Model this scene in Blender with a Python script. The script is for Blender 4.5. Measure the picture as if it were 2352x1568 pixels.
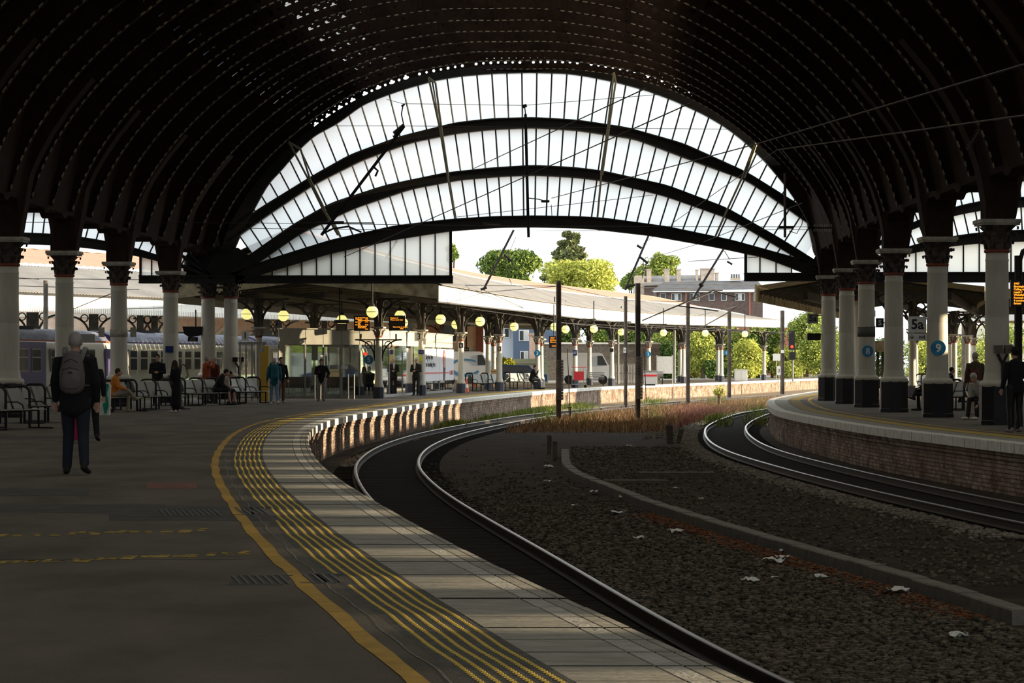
import bpy, math, random
import numpy as np
from mathutils import Vector, Matrix
random.seed(7); rng = np.random.default_rng(7)
for o in list(bpy.data.objects): bpy.data.objects.remove(o)
C = bpy.context.scene.collection
PI = math.pi; R = math.radians
# ---------------------------------------------------------------- camera, sky, sun, exposure
cam_d = bpy.data.cameras.new('camera'); cam = bpy.data.objects.new('camera', cam_d); C.objects.link(cam)
cam.location = (0, 0, 1.5); cam.rotation_euler = (PI/2, 0, 0)
F = 6000.0; HZ = 834.0
cam_d.sensor_width = 36; cam_d.lens = F/2352*36; cam_d.shift_y = 50/2352
cam_d.clip_start = 0.5; cam_d.clip_end = 3000
bpy.context.scene.camera = cam
w = bpy.data.worlds.new('sky'); bpy.context.scene.world = w; w.use_nodes = True
bg = w.node_tree.nodes['Background']; bg.inputs['Color'].default_value = (0.90, 0.965, 1.0, 1); bg.inputs['Strength'].default_value = 1.25
SUN_E = R(8.9)
sd = bpy.data.lights.new('sun', 'SUN'); so = bpy.data.objects.new('sun', sd); C.objects.link(so)
sd.energy = 8.5; sd.color = (1.0, 0.80, 0.54); sd.angle = R(0.53)
so.rotation_euler = Vector((-math.cos(SUN_E), 0.04, -math.sin(SUN_E))).to_track_quat('-Z', 'Y').to_euler(); so.location = (60, 40, 40)
vs = bpy.context.scene.view_settings
vs.view_transform = 'Standard'; vs.look = 'None'; vs.gamma = 1; vs.exposure = 0.55; vs.use_curve_mapping = False
cy = bpy.context.scene.cycles
cy.max_bounces = 10; cy.transparent_max_bounces = 16; cy.diffuse_bounces = 5; cy.transmission_bounces = 6
cy.use_denoising = True

def W(px, py, d): return Vector(((px-1176)*d/F, d, 1.5+(HZ-py)*d/F))
def G(px, py, z=0.0):
    d = (1.5-z)*F/(py-HZ); return W(px, py, d)
# ---------------------------------------------------------------- materials
def mat(name, col, rough=0.8, metal=0.0, var=0.0, scale=3.0, bump=0.0, bscale=None, emit=None, estr=1.0, col2=None, island=0.0, spec=0.3, stretch=None, detail=6):
    m = bpy.data.materials.new(name); m.use_nodes = True; nt = m.node_tree; b = nt.nodes['Principled BSDF']
    b.inputs['Base Color'].default_value = (*col, 1); b.inputs['Roughness'].default_value = rough; b.inputs['Metallic'].default_value = metal
    b.inputs['Specular IOR Level'].default_value = spec
    tc = nt.nodes.new('ShaderNodeNewGeometry'); src = tc.outputs['Position']
    if stretch:
        mp = nt.nodes.new('ShaderNodeMapping'); mp.inputs['Scale'].default_value = stretch; nt.links.new(src, mp.inputs['Vector']); src = mp.outputs['Vector']
    out = None
    if var or col2:
        n = nt.nodes.new('ShaderNodeTexNoise'); n.inputs['Scale'].default_value = scale; n.inputs['Detail'].default_value = detail; n.inputs['Roughness'].default_value = .62
        nt.links.new(src, n.inputs['Vector'])
        r = nt.nodes.new('ShaderNodeValToRGB'); r.color_ramp.elements[0].position = .36; r.color_ramp.elements[1].position = .64
        c2 = col2 or tuple(min(1, c*(1+var)) for c in col); c1 = col if col2 else tuple(c*(1-var) for c in col)
        r.color_ramp.elements[0].color = (*c1, 1); r.color_ramp.elements[1].color = (*c2, 1)
        nt.links.new(n.outputs['Fac'], r.inputs['Fac']); out = r.outputs['Color']
    if island:
        g = nt.nodes.new('ShaderNodeNewGeometry'); mx = nt.nodes.new('ShaderNodeHueSaturation')
        mr = nt.nodes.new('ShaderNodeMapRange'); mr.inputs['To Min'].default_value = 1-island; mr.inputs['To Max'].default_value = 1+island
        nt.links.new(g.outputs['Random Per Island'], mr.inputs['Value']); nt.links.new(mr.outputs['Result'], mx.inputs['Value'])
        if out: nt.links.new(out, mx.inputs['Color'])
        else: mx.inputs['Color'].default_value = (*col, 1)
        out = mx.outputs['Color']
    if out: nt.links.new(out, b.inputs['Base Color'])
    if bump:
        n2 = nt.nodes.new('ShaderNodeTexNoise'); n2.inputs['Scale'].default_value = bscale or scale*6; n2.inputs['Detail'].default_value = 5
        nt.links.new(src, n2.inputs['Vector']); bp = nt.nodes.new('ShaderNodeBump'); bp.inputs['Strength'].default_value = min(1, bump); bp.inputs['Distance'].default_value = .03*max(1, bump)
        nt.links.new(n2.outputs['Fac'], bp.inputs['Height']); nt.links.new(bp.outputs['Normal'], b.inputs['Normal'])
    if emit: b.inputs['Emission Color'].default_value = (*emit, 1); b.inputs['Emission Strength'].default_value = estr
    return m
def frosted(name, clear, tint, tcol=(1, 1, 1)):
    m = bpy.data.materials.new(name); m.use_nodes = True; nt = m.node_tree; nt.nodes.clear()
    o = nt.nodes.new('ShaderNodeOutputMaterial'); mx = nt.nodes.new('ShaderNodeMixShader'); t = nt.nodes.new('ShaderNodeBsdfTransparent'); tl = nt.nodes.new('ShaderNodeBsdfTranslucent')
    t.inputs['Color'].default_value = (*tcol, 1); tl.inputs['Color'].default_value = (*tint, 1); mx.inputs['Fac'].default_value = 1-clear
    nt.links.new(t.outputs[0], mx.inputs[1]); nt.links.new(tl.outputs[0], mx.inputs[2]); nt.links.new(mx.outputs[0], o.inputs['Surface']); return m
def clear_glass(name, tint=(.8, .9, .88), refl=.12):
    m = bpy.data.materials.new(name); m.use_nodes = True; nt = m.node_tree; nt.nodes.clear()
    o = nt.nodes.new('ShaderNodeOutputMaterial'); mx = nt.nodes.new('ShaderNodeMixShader'); t = nt.nodes.new('ShaderNodeBsdfTransparent'); g = nt.nodes.new('ShaderNodeBsdfGlossy')
    fr = nt.nodes.new('ShaderNodeFresnel'); ad = nt.nodes.new('ShaderNodeMath'); ad.operation = 'ADD'; ad.inputs[1].default_value = refl; ad.use_clamp = True
    t.inputs['Color'].default_value = (*tint, 1); g.inputs['Roughness'].default_value = .03; g.inputs['Color'].default_value = (.9, .9, .9, 1)
    nt.links.new(fr.outputs[0], ad.inputs[0]); nt.links.new(ad.outputs[0], mx.inputs['Fac'])
    nt.links.new(t.outputs[0], mx.inputs[1]); nt.links.new(g.outputs[0], mx.inputs[2]); nt.links.new(mx.outputs[0], o.inputs['Surface']); return m
M = dict(
 asphalt=mat('platform asphalt', (.118, .102, .078), .88, var=.28, scale=.9, bump=.3, bscale=60, stretch=(1, .5, 1)),
 patch=mat('asphalt patch', (.075, .072, .064), .85, var=.2, scale=3, bump=.3, bscale=60),
 redpatch=mat('red asphalt patch', (.20, .09, .07), .85, var=.2, scale=3),
 slab=mat('concrete slab', (.30, .285, .24), .75, var=.22, scale=5, bump=.35, bscale=22, island=.10, stretch=(.6, 2, 1)),
 wornnose=mat('worn painted edge', (.38, .37, .33), .75, var=.2, scale=6, bump=.3, bscale=30),
 nose=mat('painted platform edge', (.70, .68, .61), .7, var=.14, scale=5, bump=.3, bscale=30),
 tact=mat('tactile paving', (.085, .082, .072), .85, var=.25, scale=8, bump=.3, bscale=60),
 yellow=mat('yellow line paint', (.46, .28, .05), .75, var=.16, scale=6, bump=.2, bscale=60),
 dome=mat('yellow dome paint', (.56, .40, .07), .8),
 oldyellow=mat('worn yellow paint', (.40, .28, .06), .8, var=.5, scale=30),
 brick=mat('platform brick', (.15, .09, .06), .9, col2=(.40, .31, .24), scale=1.6, bump=.4, bscale=40, island=.35),
 mortar=mat('mortar', (.16, .13, .10), .95, var=.3, scale=6),
 ballast=mat('dark ballast', (.060, .048, .036), .95, spec=.1, col2=(.028, .022, .017), scale=1.3, bump=1.6, bscale=14),
 stone=mat('ballast stone', (.105, .088, .065), .95, spec=.1, island=.55, bump=.2, bscale=50),
 paleballast=mat('pale ballast', (.20, .175, .14), .95, var=.3, scale=14, island=.4, bump=.5, bscale=30),
 leaves_dead=mat('dead leaves', (.16, .055, .02), .95, island=.6),
 kerb=mat('kerb stone', (.16, .15, .125), .85, var=.2, scale=5, bump=.3, bscale=30, island=.12),
 rail=mat('rail steel', (.045, .034, .026), .6, .3, var=.3, scale=6),
 railtop=mat('polished rail head', (.34, .32, .30), .32, 1.0),
 sleeper=mat('oily sleeper', (.020, .017, .014), .95, var=.3, scale=7, bump=.3, spec=.05),
 ash=mat('oily track bed', (.020, .017, .014), .97, spec=.05, var=.3, scale=3, bump=1, bscale=20),
 iron=mat('dark maroon ironwork', (.030, .018, .013), .9, spec=.1, var=.3, scale=1.5),
 ironblk=mat('black ironwork', (.020, .019, .018), .6, var=.2, scale=2),
 cream_dash=mat('flaking cream rivets', (.36, .30, .20), .8, island=.3),
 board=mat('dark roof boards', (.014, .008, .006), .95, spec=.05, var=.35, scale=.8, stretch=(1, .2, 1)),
 col=mat('cream column paint', (.56, .54, .45), .55, var=.10, scale=2.2, bump=.08, bscale=20, stretch=(1, 1, .3)),
 colblk=mat('black plinth paint', (.010, .010, .013), .45, var=.3, scale=3),
 capital=mat('grimy capital', (.075, .060, .050), .85, var=.45, scale=7, bump=.5, bscale=16),
 abacus=mat('abacus paint', (.40, .39, .32), .7, var=.25, scale=4),
 neck=mat('red neck ring', (.22, .055, .030), .7, var=.2, scale=8),
 white=mat('white fascia paint', (.80, .78, .72), .6, var=.07, scale=1.2, stretch=(1, 1, 2)),
 grey_roof=mat('grey corrugated roof', (.235, .22, .20), .8, var=.16, scale=.5),
 red_roof=mat('red brown roof edge', (.46, .235, .155), .8, var=.08, scale=.7),
 under=mat('canopy underside', (.44, .39, .26), .85, var=.4, scale=2.5),
 beam=mat('dark green brown beam', (.055, .050, .040), .7, var=.3, scale=3),
 steel=mat('galvanised steel', (.30, .29, .27), .5, .6, var=.15, scale=4),
 mast=mat('weathered mast steel', (.12, .10, .085), .7, .2, var=.35, scale=2),
 wire=mat('contact wire', (.05, .045, .04), .6),
 brace=mat('cream brace paint', (.36, .33, .23), .7),
 black=mat('black', (.012, .012, .013), .5),
 benchmetal=mat('perforated bench steel', (.36, .36, .33), .45, .3),
 blue=mat('blue sign', (.012, .20, .42), .4), navy=mat('navy sign', (.015, .03, .16), .5), signwhite=mat('sign white', (.72, .72, .68), .5), signblack=mat('sign black', (.01, .01, .01), .5),
 signyellow=mat('sign yellow', (.75, .68, .05), .5), red=mat('sign red', (.62, .035, .04), .5),
 led=mat('amber display', (.05, .02, 0), .5, emit=(1, .30, .02), estr=1.3), ledpanel=mat('display panel', (.015, .009, .007), .4),
 globe=mat('lamp globe glass', (.75, .72, .35), .3, emit=(1.0, .93, .32), estr=.62),
 redlight=mat('red lamp', (.5, .02, .02), .3, emit=(1, .06, .03), estr=1.3),
 glass_screen=frosted('frosted screen glass', .15, (.86, .91, .93)),
 glass_low=frosted('dirty screen glass', .10, (.78, .77, .70)),
 glass_roof=frosted('sooty roof glass', .0, (.30, .29, .27)),
 glass=clear_glass('window glass'), glass_dark=clear_glass('tinted glass', (.35, .4, .38), .22),
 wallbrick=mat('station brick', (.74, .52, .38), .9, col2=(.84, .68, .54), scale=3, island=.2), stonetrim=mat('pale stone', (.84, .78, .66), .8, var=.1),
 retain=mat('old brick wall', (.44, .28, .21), .9, col2=(.58, .42, .33), scale=1.2, island=.22),
 housebrick=mat('dark house brick', (.12, .085, .075), .9, var=.2, scale=2), slate=mat('slate roof', (.10, .10, .105), .8, var=.15, scale=1),
 slate2=mat('pale slate roof', (.20, .20, .20), .8, var=.15, scale=1), chimney=mat('buff chimney', (.56, .46, .36), .9, var=.15), redtile=mat('red brick pier', (.33, .13, .09), .9),
 bluehouse=mat('blue render', (.10, .135, .20), .8), palehouse=mat('pale render', (.50, .54, .58), .8), shedgreen=mat('pale green shed', (.36, .48, .42), .8),
 windowdark=mat('dark window pane', (.05, .055, .06), .15), frame=mat('white window frame', (.75, .75, .72), .5), curtain=mat('pale window', (.5, .52, .5), .4),
 van=mat('white van paint', (.78, .80, .82), .35), carblue=mat('dark blue car paint', (.02, .06, .18), .25), tyre=mat('tyre', (.015, .015, .015), .9),
 tcream=mat('train cream', (.60, .57, .46), .28, spec=.6), tpurple=mat('train purple', (.10, .08, .20), .28, spec=.6), troof=mat('train roof grey', (.15, .155, .19), .75, spec=.1, var=.3, scale=2, stretch=(2, .5, 1)), tblack=mat('train underframe', (.02, .02, .02), .8), torange=mat('train orange stripe', (.5, .12, .03), .5), tglass=mat('train window', (.035, .035, .03), .08, spec=.8),
 tarmac=mat('forecourt tarmac', (.22, .21, .19), .9, var=.15, scale=.6),
 grassg=mat('green weeds', (.16, .20, .045), .9, island=.4), grassb=mat('dry grass', (.34, .21, .11), .9, island=.35), grassp=mat('pink dry weeds', (.36, .17, .13), .9, island=.3),
 soil=mat('weedy soil', (.16, .11, .07), .95, col2=(.20, .15, .08), scale=1, bump=1, bscale=8),
 leafd=mat('dark leaves', (.055, .10, .018), .8, island=.5), leafm=mat('mid green leaves', (.20, .27, .05), .8, island=.4), leafl=mat('yellow green leaves', (.48, .50, .10), .8, island=.35), leafp=mat('pine needles', (.16, .18, .07), .8, island=.4), bark=mat('bark', (.12, .09, .06), .9),
 paper=mat('litter paper', (.62, .62, .58), .7, var=.2, scale=20), wood=mat('old timber', (.10, .085, .065), .9, var=.3, scale=8),
 yellowpost=mat('yellow post', (.62, .40, .06), .6), cone=mat('cone orange', (.65, .14, .06), .6), woodcab=mat('timber box', (.50, .34, .18), .8),
 grate=mat('drain grate', (.10, .10, .09), .6, .3),
)
for k, c in dict(skin=(.50, .30, .22), hair_grey=(.33, .31, .29), hair_brown=(.045, .025, .015), hair_dark=(.012, .010, .009), cloth_black=(.010, .010, .012), jeans_dark=(.018, .022, .035), orange=(.62, .20, .02), rust=(.34, .075, .025), maroon=(.11, .028, .022), khaki=(.36, .32, .24), teal=(.02, .12, .15), jeans=(.17, .26, .40), brown=(.13, .075, .055), greytrouser=(.24, .22, .20), darkgrey=(.07, .07, .07), shirt=(.75, .74, .70), white_shoe=(.65, .64, .60), packgrey=(.135, .120, .118), strapgrey=(.20, .19, .19), green=(.075, .085, .035), pink=(.42, .012, .07), olive=(.06, .05, .03), tan=(.42, .32, .26), suit=(.03, .029, .03), greenbag=(.01, .30, .20), palecoat=(.45, .42, .38)).items():
    M[k] = mat(k.replace('_', ' '), c, .85, var=.12, scale=9)
# ---------------------------------------------------------------- mesh builder
class MB:
    def __init__(s): s.v = []; s.f = []; s.mi = []; s.cur = 0
    def add(s, vs, fs):
        n = len(s.v); s.v += [tuple(p) for p in vs]; s.f += [tuple(i+n for i in f) for f in fs]; s.mi += [s.cur]*len(fs); return s
    def box(s, a, b):
        x0, y0, z0 = a; x1, y1, z1 = b
        return s.add([(x0,y0,z0),(x1,y0,z0),(x1,y1,z0),(x0,y1,z0),(x0,y0,z1),(x1,y0,z1),(x1,y1,z1),(x0,y1,z1)], [(0,3,2,1),(4,5,6,7),(0,1,5,4),(1,2,6,5),(2,3,7,6),(3,0,4,7)])
    def cbox(s, c, d, rz=0, rx=0, ry=0):
        m = Matrix.Translation(c) @ Matrix.Rotation(rz,4,'Z') @ Matrix.Rotation(rx,4,'X') @ Matrix.Rotation(ry,4,'Y')
        h = [k/2 for k in d]; v = [m @ Vector((sx*h[0], sy*h[1], sz*h[2])) for sz in (-1,1) for sx, sy in ((-1,-1),(1,-1),(1,1),(-1,1))]
        return s.add(v, [(0,3,2,1),(4,5,6,7),(0,1,5,4),(1,2,6,5),(2,3,7,6),(3,0,4,7)])
    def quad(s, a, b, c, d): return s.add([a,b,c,d], [(0,1,2,3)])
    def tube(s, pts, r, n=8, cap=True, sq=None):
        pts = [Vector(p) for p in pts]; rs = r if isinstance(r, (list, tuple)) else [r]*len(pts); rings = []; up = None
        for i, p in enumerate(pts):
            t = (pts[min(i+1, len(pts)-1)]-pts[max(i-1, 0)])
            if t.length < 1e-9: t = Vector((0,0,1))
            t.normalize()
            if up is None: up = Vector((1,0,0)) if abs(t.x) < .8 else Vector((0,1,0))
            a = (up - t*up.dot(t)).normalized(); up = a; b = t.cross(a)
            ra, rb = (rs[i] if isinstance(rs[i], (list, tuple)) else (rs[i], rs[i]))
            rings.append([p+a*ra*math.cos(2*PI*k/n)+b*rb*math.sin(2*PI*k/n) for k in range(n)])
        vs = [q for g in rings for q in g]; fs = []
        for i in range(len(pts)-1):
            for k in range(n): fs.append((i*n+k, i*n+(k+1)%n, (i+1)*n+(k+1)%n, (i+1)*n+k))
        if cap: fs += [tuple(range(n))[::-1], tuple((len(pts)-1)*n+k for k in range(n))]
        return s.add(vs, fs)
    def limb(s, pts, rs, n=12):   # tapered, rounded ends
        pts = [Vector(p) for p in pts]; g = lambda r: r if isinstance(r, (list, tuple)) else (r, r)
        P = []; Q = []
        d0 = (pts[0]-pts[1]).normalized(); d1 = (pts[-1]-pts[-2]).normalized(); r0 = g(rs[0]); r1 = g(rs[-1]); m0 = min(r0); m1 = min(r1)
        for t in (.999, .8, .45): P.append(pts[0]+d0*m0*t*.9); Q.append(tuple(k*math.sqrt(1-t*t)+.001 for k in r0))
        for p, r in zip(pts, rs): P.append(p); Q.append(g(r))
        for t in (.45, .8, .999): P.append(pts[-1]+d1*m1*t*.9); Q.append(tuple(k*math.sqrt(1-t*t)+.001 for k in r1))
        return s.tube(P, Q, n)
    def lathe(s, prof, n=16, c=(0,0), ph=0):
        vs = []; fs = []
        for r, z in prof: vs += [(c[0]+r*math.cos(2*PI*k/n+ph), c[1]+r*math.sin(2*PI*k/n+ph), z) for k in range(n)]
        for i in range(len(prof)-1):
            for k in range(n): fs.append((i*n+k, i*n+(k+1)%n, (i+1)*n+(k+1)%n, (i+1)*n+k))
        fs += [tuple(range(n))[::-1], tuple((len(prof)-1)*n+k for k in range(n))]
        return s.add(vs, fs)
    def sphere(s, c, r, n=16, sc=(1,1,1)):
        m = n//2; vs = []; fs = []
        for i in range(m+1):
            a = PI*i/m; rr = math.sin(a)+1e-4
            vs += [(c[0]+r*sc[0]*rr*math.cos(2*PI*k/n), c[1]+r*sc[1]*rr*math.sin(2*PI*k/n), c[2]-r*sc[2]*math.cos(a)) for k in range(n)]
        for i in range(m):
            for k in range(n): fs.append((i*n+k, i*n+(k+1)%n, (i+1)*n+(k+1)%n, (i+1)*n+k))
        return s.add(vs, fs)
    def prism(s, poly, o, ax, ay, th):   # polygon in plane (ax, ay) through o, extruded +-th/2 along the normal
        o = Vector(o); ax = Vector(ax); ay = Vector(ay); nn = ax.cross(ay).normalized()*th/2; n = len(poly)
        a = [o+ax*p[0]+ay*p[1]-nn for p in poly]; b = [o+ax*p[0]+ay*p[1]+nn for p in poly]
        return s.add(a+b, [tuple(range(n))[::-1], tuple(range(n, 2*n))]+[(k, (k+1)%n, n+(k+1)%n, n+k) for k in range(n)])
    def sweep(s, secs, close=False):   # list of sections (equal point counts) joined in order; each section an open (or closed) profile
        m = len(secs[0]); vs = [p for q in secs for p in q]; fs = []
        for i in range(len(secs)-1):
            for k in range(m if close else m-1): fs.append((i*m+k, i*m+(k+1)%m, (i+1)*m+(k+1)%m, (i+1)*m+k))
        if close: fs += [tuple(range(m))[::-1], tuple((len(secs)-1)*m+k for k in range(m))]
        return s.add(vs, fs)
    def mesh(s, name, mats, smooth=False):
        me = bpy.data.meshes.new(name); me.from_pydata(s.v, [], s.f)
        for m in (mats if isinstance(mats, (list, tuple)) else [mats]): me.materials.append(M[m] if isinstance(m, str) else m)
        if any(s.mi): me.polygons.foreach_set('material_index', s.mi)
        if smooth: me.polygons.foreach_set('use_smooth', [True]*len(me.polygons)); 
        if smooth == 'a':
            try: me.set_sharp_from_angle(angle=R(40))
            except Exception: pass
        return me
    def build(s, name, mats, parent=None, smooth=False, loc=(0,0,0), rz=0, kind=None, label=None):
        o = bpy.data.objects.new(name, s.mesh(name, mats, smooth)); C.objects.link(o)
        o.location = loc; o.rotation_euler = (0,0,rz)
        if parent: o.parent = parent
        if kind: o['kind'] = kind
        if label: o['label'] = label
        return o
def tag(o, label=None, cat=None, group=None, kind=None):
    if label: o['label'] = label
    if cat: o['category'] = cat
    if group: o['group'] = group
    if kind: o['kind'] = kind
    return o
def thing(name, label, cat, loc=(0,0,0), rz=0, group=None):
    o = bpy.data.objects.new(name, None); C.objects.link(o); o.location = loc; o.rotation_euler = (0,0,rz); o.empty_display_size = .3
    return tag(o, label, cat, group)
def struct(name, loc=(0,0,0)):
    o = bpy.data.objects.new(name, None); C.objects.link(o); o.location = loc; o['kind'] = 'structure'; return o
def inst(name, me, parent=None, loc=(0,0,0), rz=0, sc=None):
    o = bpy.data.objects.new(name, me); C.objects.link(o); o.location = loc; o.rotation_euler = (0,0,rz)
    if sc: o.scale = sc
    if parent: o.parent = parent
    return o
def copy_tree(o, parent=None):
    c = o.copy(); C.objects.link(c)
    if parent: c.parent = parent
    for ch in list(o.children): copy_tree(ch, c)
    return c
def dup(o, loc, rz=0, label=None):
    c = copy_tree(o); c.location = loc; c.rotation_euler = (0,0,rz)
    if label: c['label'] = label
    return c
def text(name, s, size, material, parent, loc, rot=(PI/2,0,0), align='CENTER', th=.004, sx=1.0, bold=0.0):
    cu = bpy.data.curves.new(name, 'FONT'); cu.body = s; cu.size = size; cu.extrude = th; cu.align_x = align; cu.align_y = 'CENTER'; cu.resolution_u = 3; cu.offset = bold
    t = bpy.data.objects.new(name, cu); C.objects.link(t); bpy.context.view_layer.update()
    me = bpy.data.meshes.new_from_object(t.evaluated_get(bpy.context.evaluated_depsgraph_get())); bpy.data.objects.remove(t)
    me.materials.clear(); me.materials.append(M[material]); me.name = name
    o = bpy.data.objects.new(name, me); C.objects.link(o); o.location = loc; o.rotation_euler = rot; o.scale = (sx, 1, 1)
    if parent: o.parent = parent
    return o
def wedge(me_pts): pass
# ---------------------------------------------------------------- plan curves (metres; x as a function of the distance y)
GY = np.arange(-40, 420, .5)
def curve(pts, H=None, smooth=3.0, lo=None, hi=None):
    if H is not None: p = sorted([(F*H/(b-HZ), (a-1176)*H/(b-HZ)) for a, b in pts])
    else: p = sorted(pts)
    y = np.array([q[0] for q in p]); x = np.array([q[1] for q in p])
    g = np.interp(GY, y, x)
    assert np.all(np.diff(y) > 0), y
    s0 = (x[1]-x[0])/(y[1]-y[0]) if lo is None else lo; s1 = (x[-1]-x[-2])/(y[-1]-y[-2]) if hi is None else hi
    g = np.where(GY < y[0], x[0]+s0*(GY-y[0]), g); g = np.where(GY > y[-1], x[-1]+s1*(GY-y[-1]), g)
    n = int(smooth*3/.5); k = np.exp(-.5*(np.arange(-n, n+1)*.5/smooth)**2); k /= k.sum()
    gp = np.pad(g, n, mode='reflect', reflect_type='odd'); g = np.convolve(gp, k, 'valid')
    return lambda yy: float(np.interp(yy, GY, g))
EDGE = curve([(1702,1563),(1559,1487.6),(1300,1371),(1097,1280),(1004,1231),(895,1169),(790.6,1108),(735,1066),(714,1036),(707,1010),(706,1000),(716,984),(746,967),(787,958),(827,949),(868,943),(909,937),(963,927),(1031,919),(1099,912),(1255,897),(1383,888.6),(1500,883.5),(1678,877.2),(1883,868.7)], 1.5, lo=-.2, hi=.36)
RR = [(1781,1568),(1560,1448),(1400,1350),(1250,1262),(1100,1180),(1010,1125),(954,1069),(961,1047),(977,1028),(1004,1014),(1045,998),(1100,984)]
LL = [(1099,968),(1174,956),(1249,947),(1338,939.5),(1427,931),(1546,922),(1665,914),(1755,908)]
t1 = [(F*2.38/(b-HZ), (a-1176)*2.38/(b-HZ)-1.47) for a, b in RR]+[(F*2.38/(b-HZ), (a-1176)*2.38/(b-HZ)) for a, b in LL]
RAIL_L = curve(t1, smooth=4, lo=-.2, hi=.33); RAIL_R = lambda y: RAIL_L(y)+1.47
PE = curve([(2352,1020),(2239,1007),(2143,996),(2038,984.7),(1958,973.5),(1888,962),(1824,951),(1779,941),(1762,928),(1761,919),(1772,914),(1804.6,908),(1856,900),(1881,896)], 1.5, smooth=2.5, lo=-.13, hi=.28)
RA = curve([(1760,938),(1696,948),(1648,964),(1622,978),(1617.6,991),(1622,1004),(1638,1020),(1680,1039),(1728,1053.6),(1824,1080.6),(1920,1104.6),(2047.6,1135),(2175,1162),(2303,1191)], 2.38, lo=-.12, hi=.26)
RB = lambda y: RA(y)+1.47
KB = curve([(1289,1027),(1289,1064.5),(1314,1085),(1359,1103),(1397.6,1115),(1457,1142),(1531.5,1165.7),(1635.7,1198),(1800,1244.6),(1926,1279.7),(2105,1329),(2352,1407)], 2.4, smooth=2)
AX = lambda y: -1.15+(y-72)**2/700.0           # axis of the great vault
PHI = lambda y: -math.atan((y-72)/350.0)
LEDGE = lambda y: -15.6+(y-78)**2/(2*380.)      # far edge of the near platform
def nrm(f, y):
    s = (f(y+.5)-f(y-.5)); n = math.hypot(1, s); return Vector((1/n, -s/n, 0))   # unit vector towards +x side
# ================================================================ ground
ground = struct('ground', (0,0,0))
def strip(f0, f1, ys, z, name, mats, parent, smooth=False, th=None, kind=None):
    mb = MB(); secs = []
    for y in ys:
        a, b = f0(y), f1(y)
        secs.append([(a, y, z-(th or 0)), (a, y, z), (b, y, z), (b, y, z-(th or 0))] if th else [(a, y, z), (b, y, z)])
    mb.sweep(secs); return mb.build(name, mats, parent, smooth, kind=kind)
fr = lambda a, b, s: [a+(b-a)*i/max(1, int(round((b-a)/s))) for i in range(int(round((b-a)/s))+1)]
strip(lambda y: EDGE(y)-.3, lambda y: PE(y)+.3, fr(-30, 108, 3), -1.06, 'track_bed', 'ballast', ground)
strip(lambda y: EDGE(y)-.3, lambda y: 90+y*.2, fr(108, 330, 6), -1.06, 'weedy_bed', 'soil', ground)
MB().quad((-300,-60,-1.3),(400,-60,-1.3),(400,900,-1.3),(-300,900,-1.3)).build('subsoil', 'tarmac', ground)
strip(RAIL_L, RAIL_R, fr(-20, 112, 2), -1.045, 'oily_strip', 'ash', ground)
strip(RA, RB, fr(-20, 148, 2), -1.045, 'oily_strip', 'ash', ground)
# ballast stones: 300 nearest as parts, the rest joined
def stone_shape(r, sd):
    q = random.Random(sd); m = MB(); m.sphere((0,0,0), r, 6, (1, .8, .6)); 
    m.v = [(x*q.uniform(.7,1.25), y*q.uniform(.7,1.25), z*q.uniform(.7,1.2)) for x, y, z in m.v]; return m
shapes = [stone_shape(.034, k) for k in range(6)]
smesh = [s.mesh('ballast_stone', 'stone') for s in shapes]
def scatter_x(y): return random.uniform(RAIL_R(y)+.15, min(KB(max(y, 25))-.1 if y < 74 else PE(y)-1, RAIL_R(y)+9))
n = 0
while n < 300:
    y = random.uniform(19.5, 24.5); x = random.uniform(RAIL_R(y)+.15, y*.196+.1)
    o = inst('ballast_stone', smesh[n % 6], ground, (x, y, -1.05+random.uniform(-.005,.012)), random.uniform(0, 6.3), [random.uniform(.8, 1.5)]*3); o.rotation_euler.x = random.uniform(-.5,.5); n += 1
def joined_stones(name, m, cnt, fy, fx, z, smin, smax, parent, kind='stuff', shp=None, flat=1):
    base = [(np.array(s.v), s.f) for s in (shp or shapes)]; V = []; Fc = []; off = 0
    for i in range(cnt):
        v, f = base[i % len(base)]; y = fy(); x = fx(y); a = random.uniform(0, 6.3); sc = random.uniform(smin, smax); c, s_ = math.cos(a), math.sin(a)
        q = np.empty_like(v); q[:,0] = (v[:,0]*c-v[:,1]*s_)*sc+x; q[:,1] = (v[:,0]*s_+v[:,1]*c)*sc+y; q[:,2] = v[:,2]*sc*flat+z+random.uniform(-.01,.015)
        V.append(q); Fc += [tuple(k+off for k in ff) for ff in f]; off += len(v)
    me = bpy.data.meshes.new(name); me.from_pydata(np.vstack(V).tolist(), [], Fc); me.materials.append(M[m])
    o = bpy.data.objects.new(name, me); C.objects.link(o); o.parent = parent; o['kind'] = kind; return o
joined_stones('loose_ballast', 'stone', 13000, lambda: 19+abs(random.gauss(0, 15)), lambda y: random.uniform(RAIL_R(y)+.12, min(y*.2, KB(max(y,25))-.1)), -1.05, .7, 1.5, ground)
joined_stones('loose_ballast', 'stone', 4500, lambda: random.uniform(30, 80), lambda y: random.uniform(KB(y)+.3, min(RA(y)-.3, y*.2+1)), -1.05, .7, 1.4, ground)
joined_stones('pale_ballast_shoulder', 'paleballast', 5200, lambda: random.uniform(38, 104), lambda y: RA(y)-.28-abs(random.gauss(0, .28)), -1.045, .9, 1.9, ground)
joined_stones('pale_ballast_shoulder', 'paleballast', 1300, lambda: random.uniform(64, 112), lambda y: EDGE(y)+.45+random.uniform(0, .35), -1.045, .9, 1.6, ground)
joined_stones('pale_ballast_shoulder', 'paleballast', 1800, lambda: random.uniform(88, 150), lambda y: RA(min(y, 106))-.5-random.uniform(0, 1.6), -1.045, 1.0, 2.2, ground)
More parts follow.
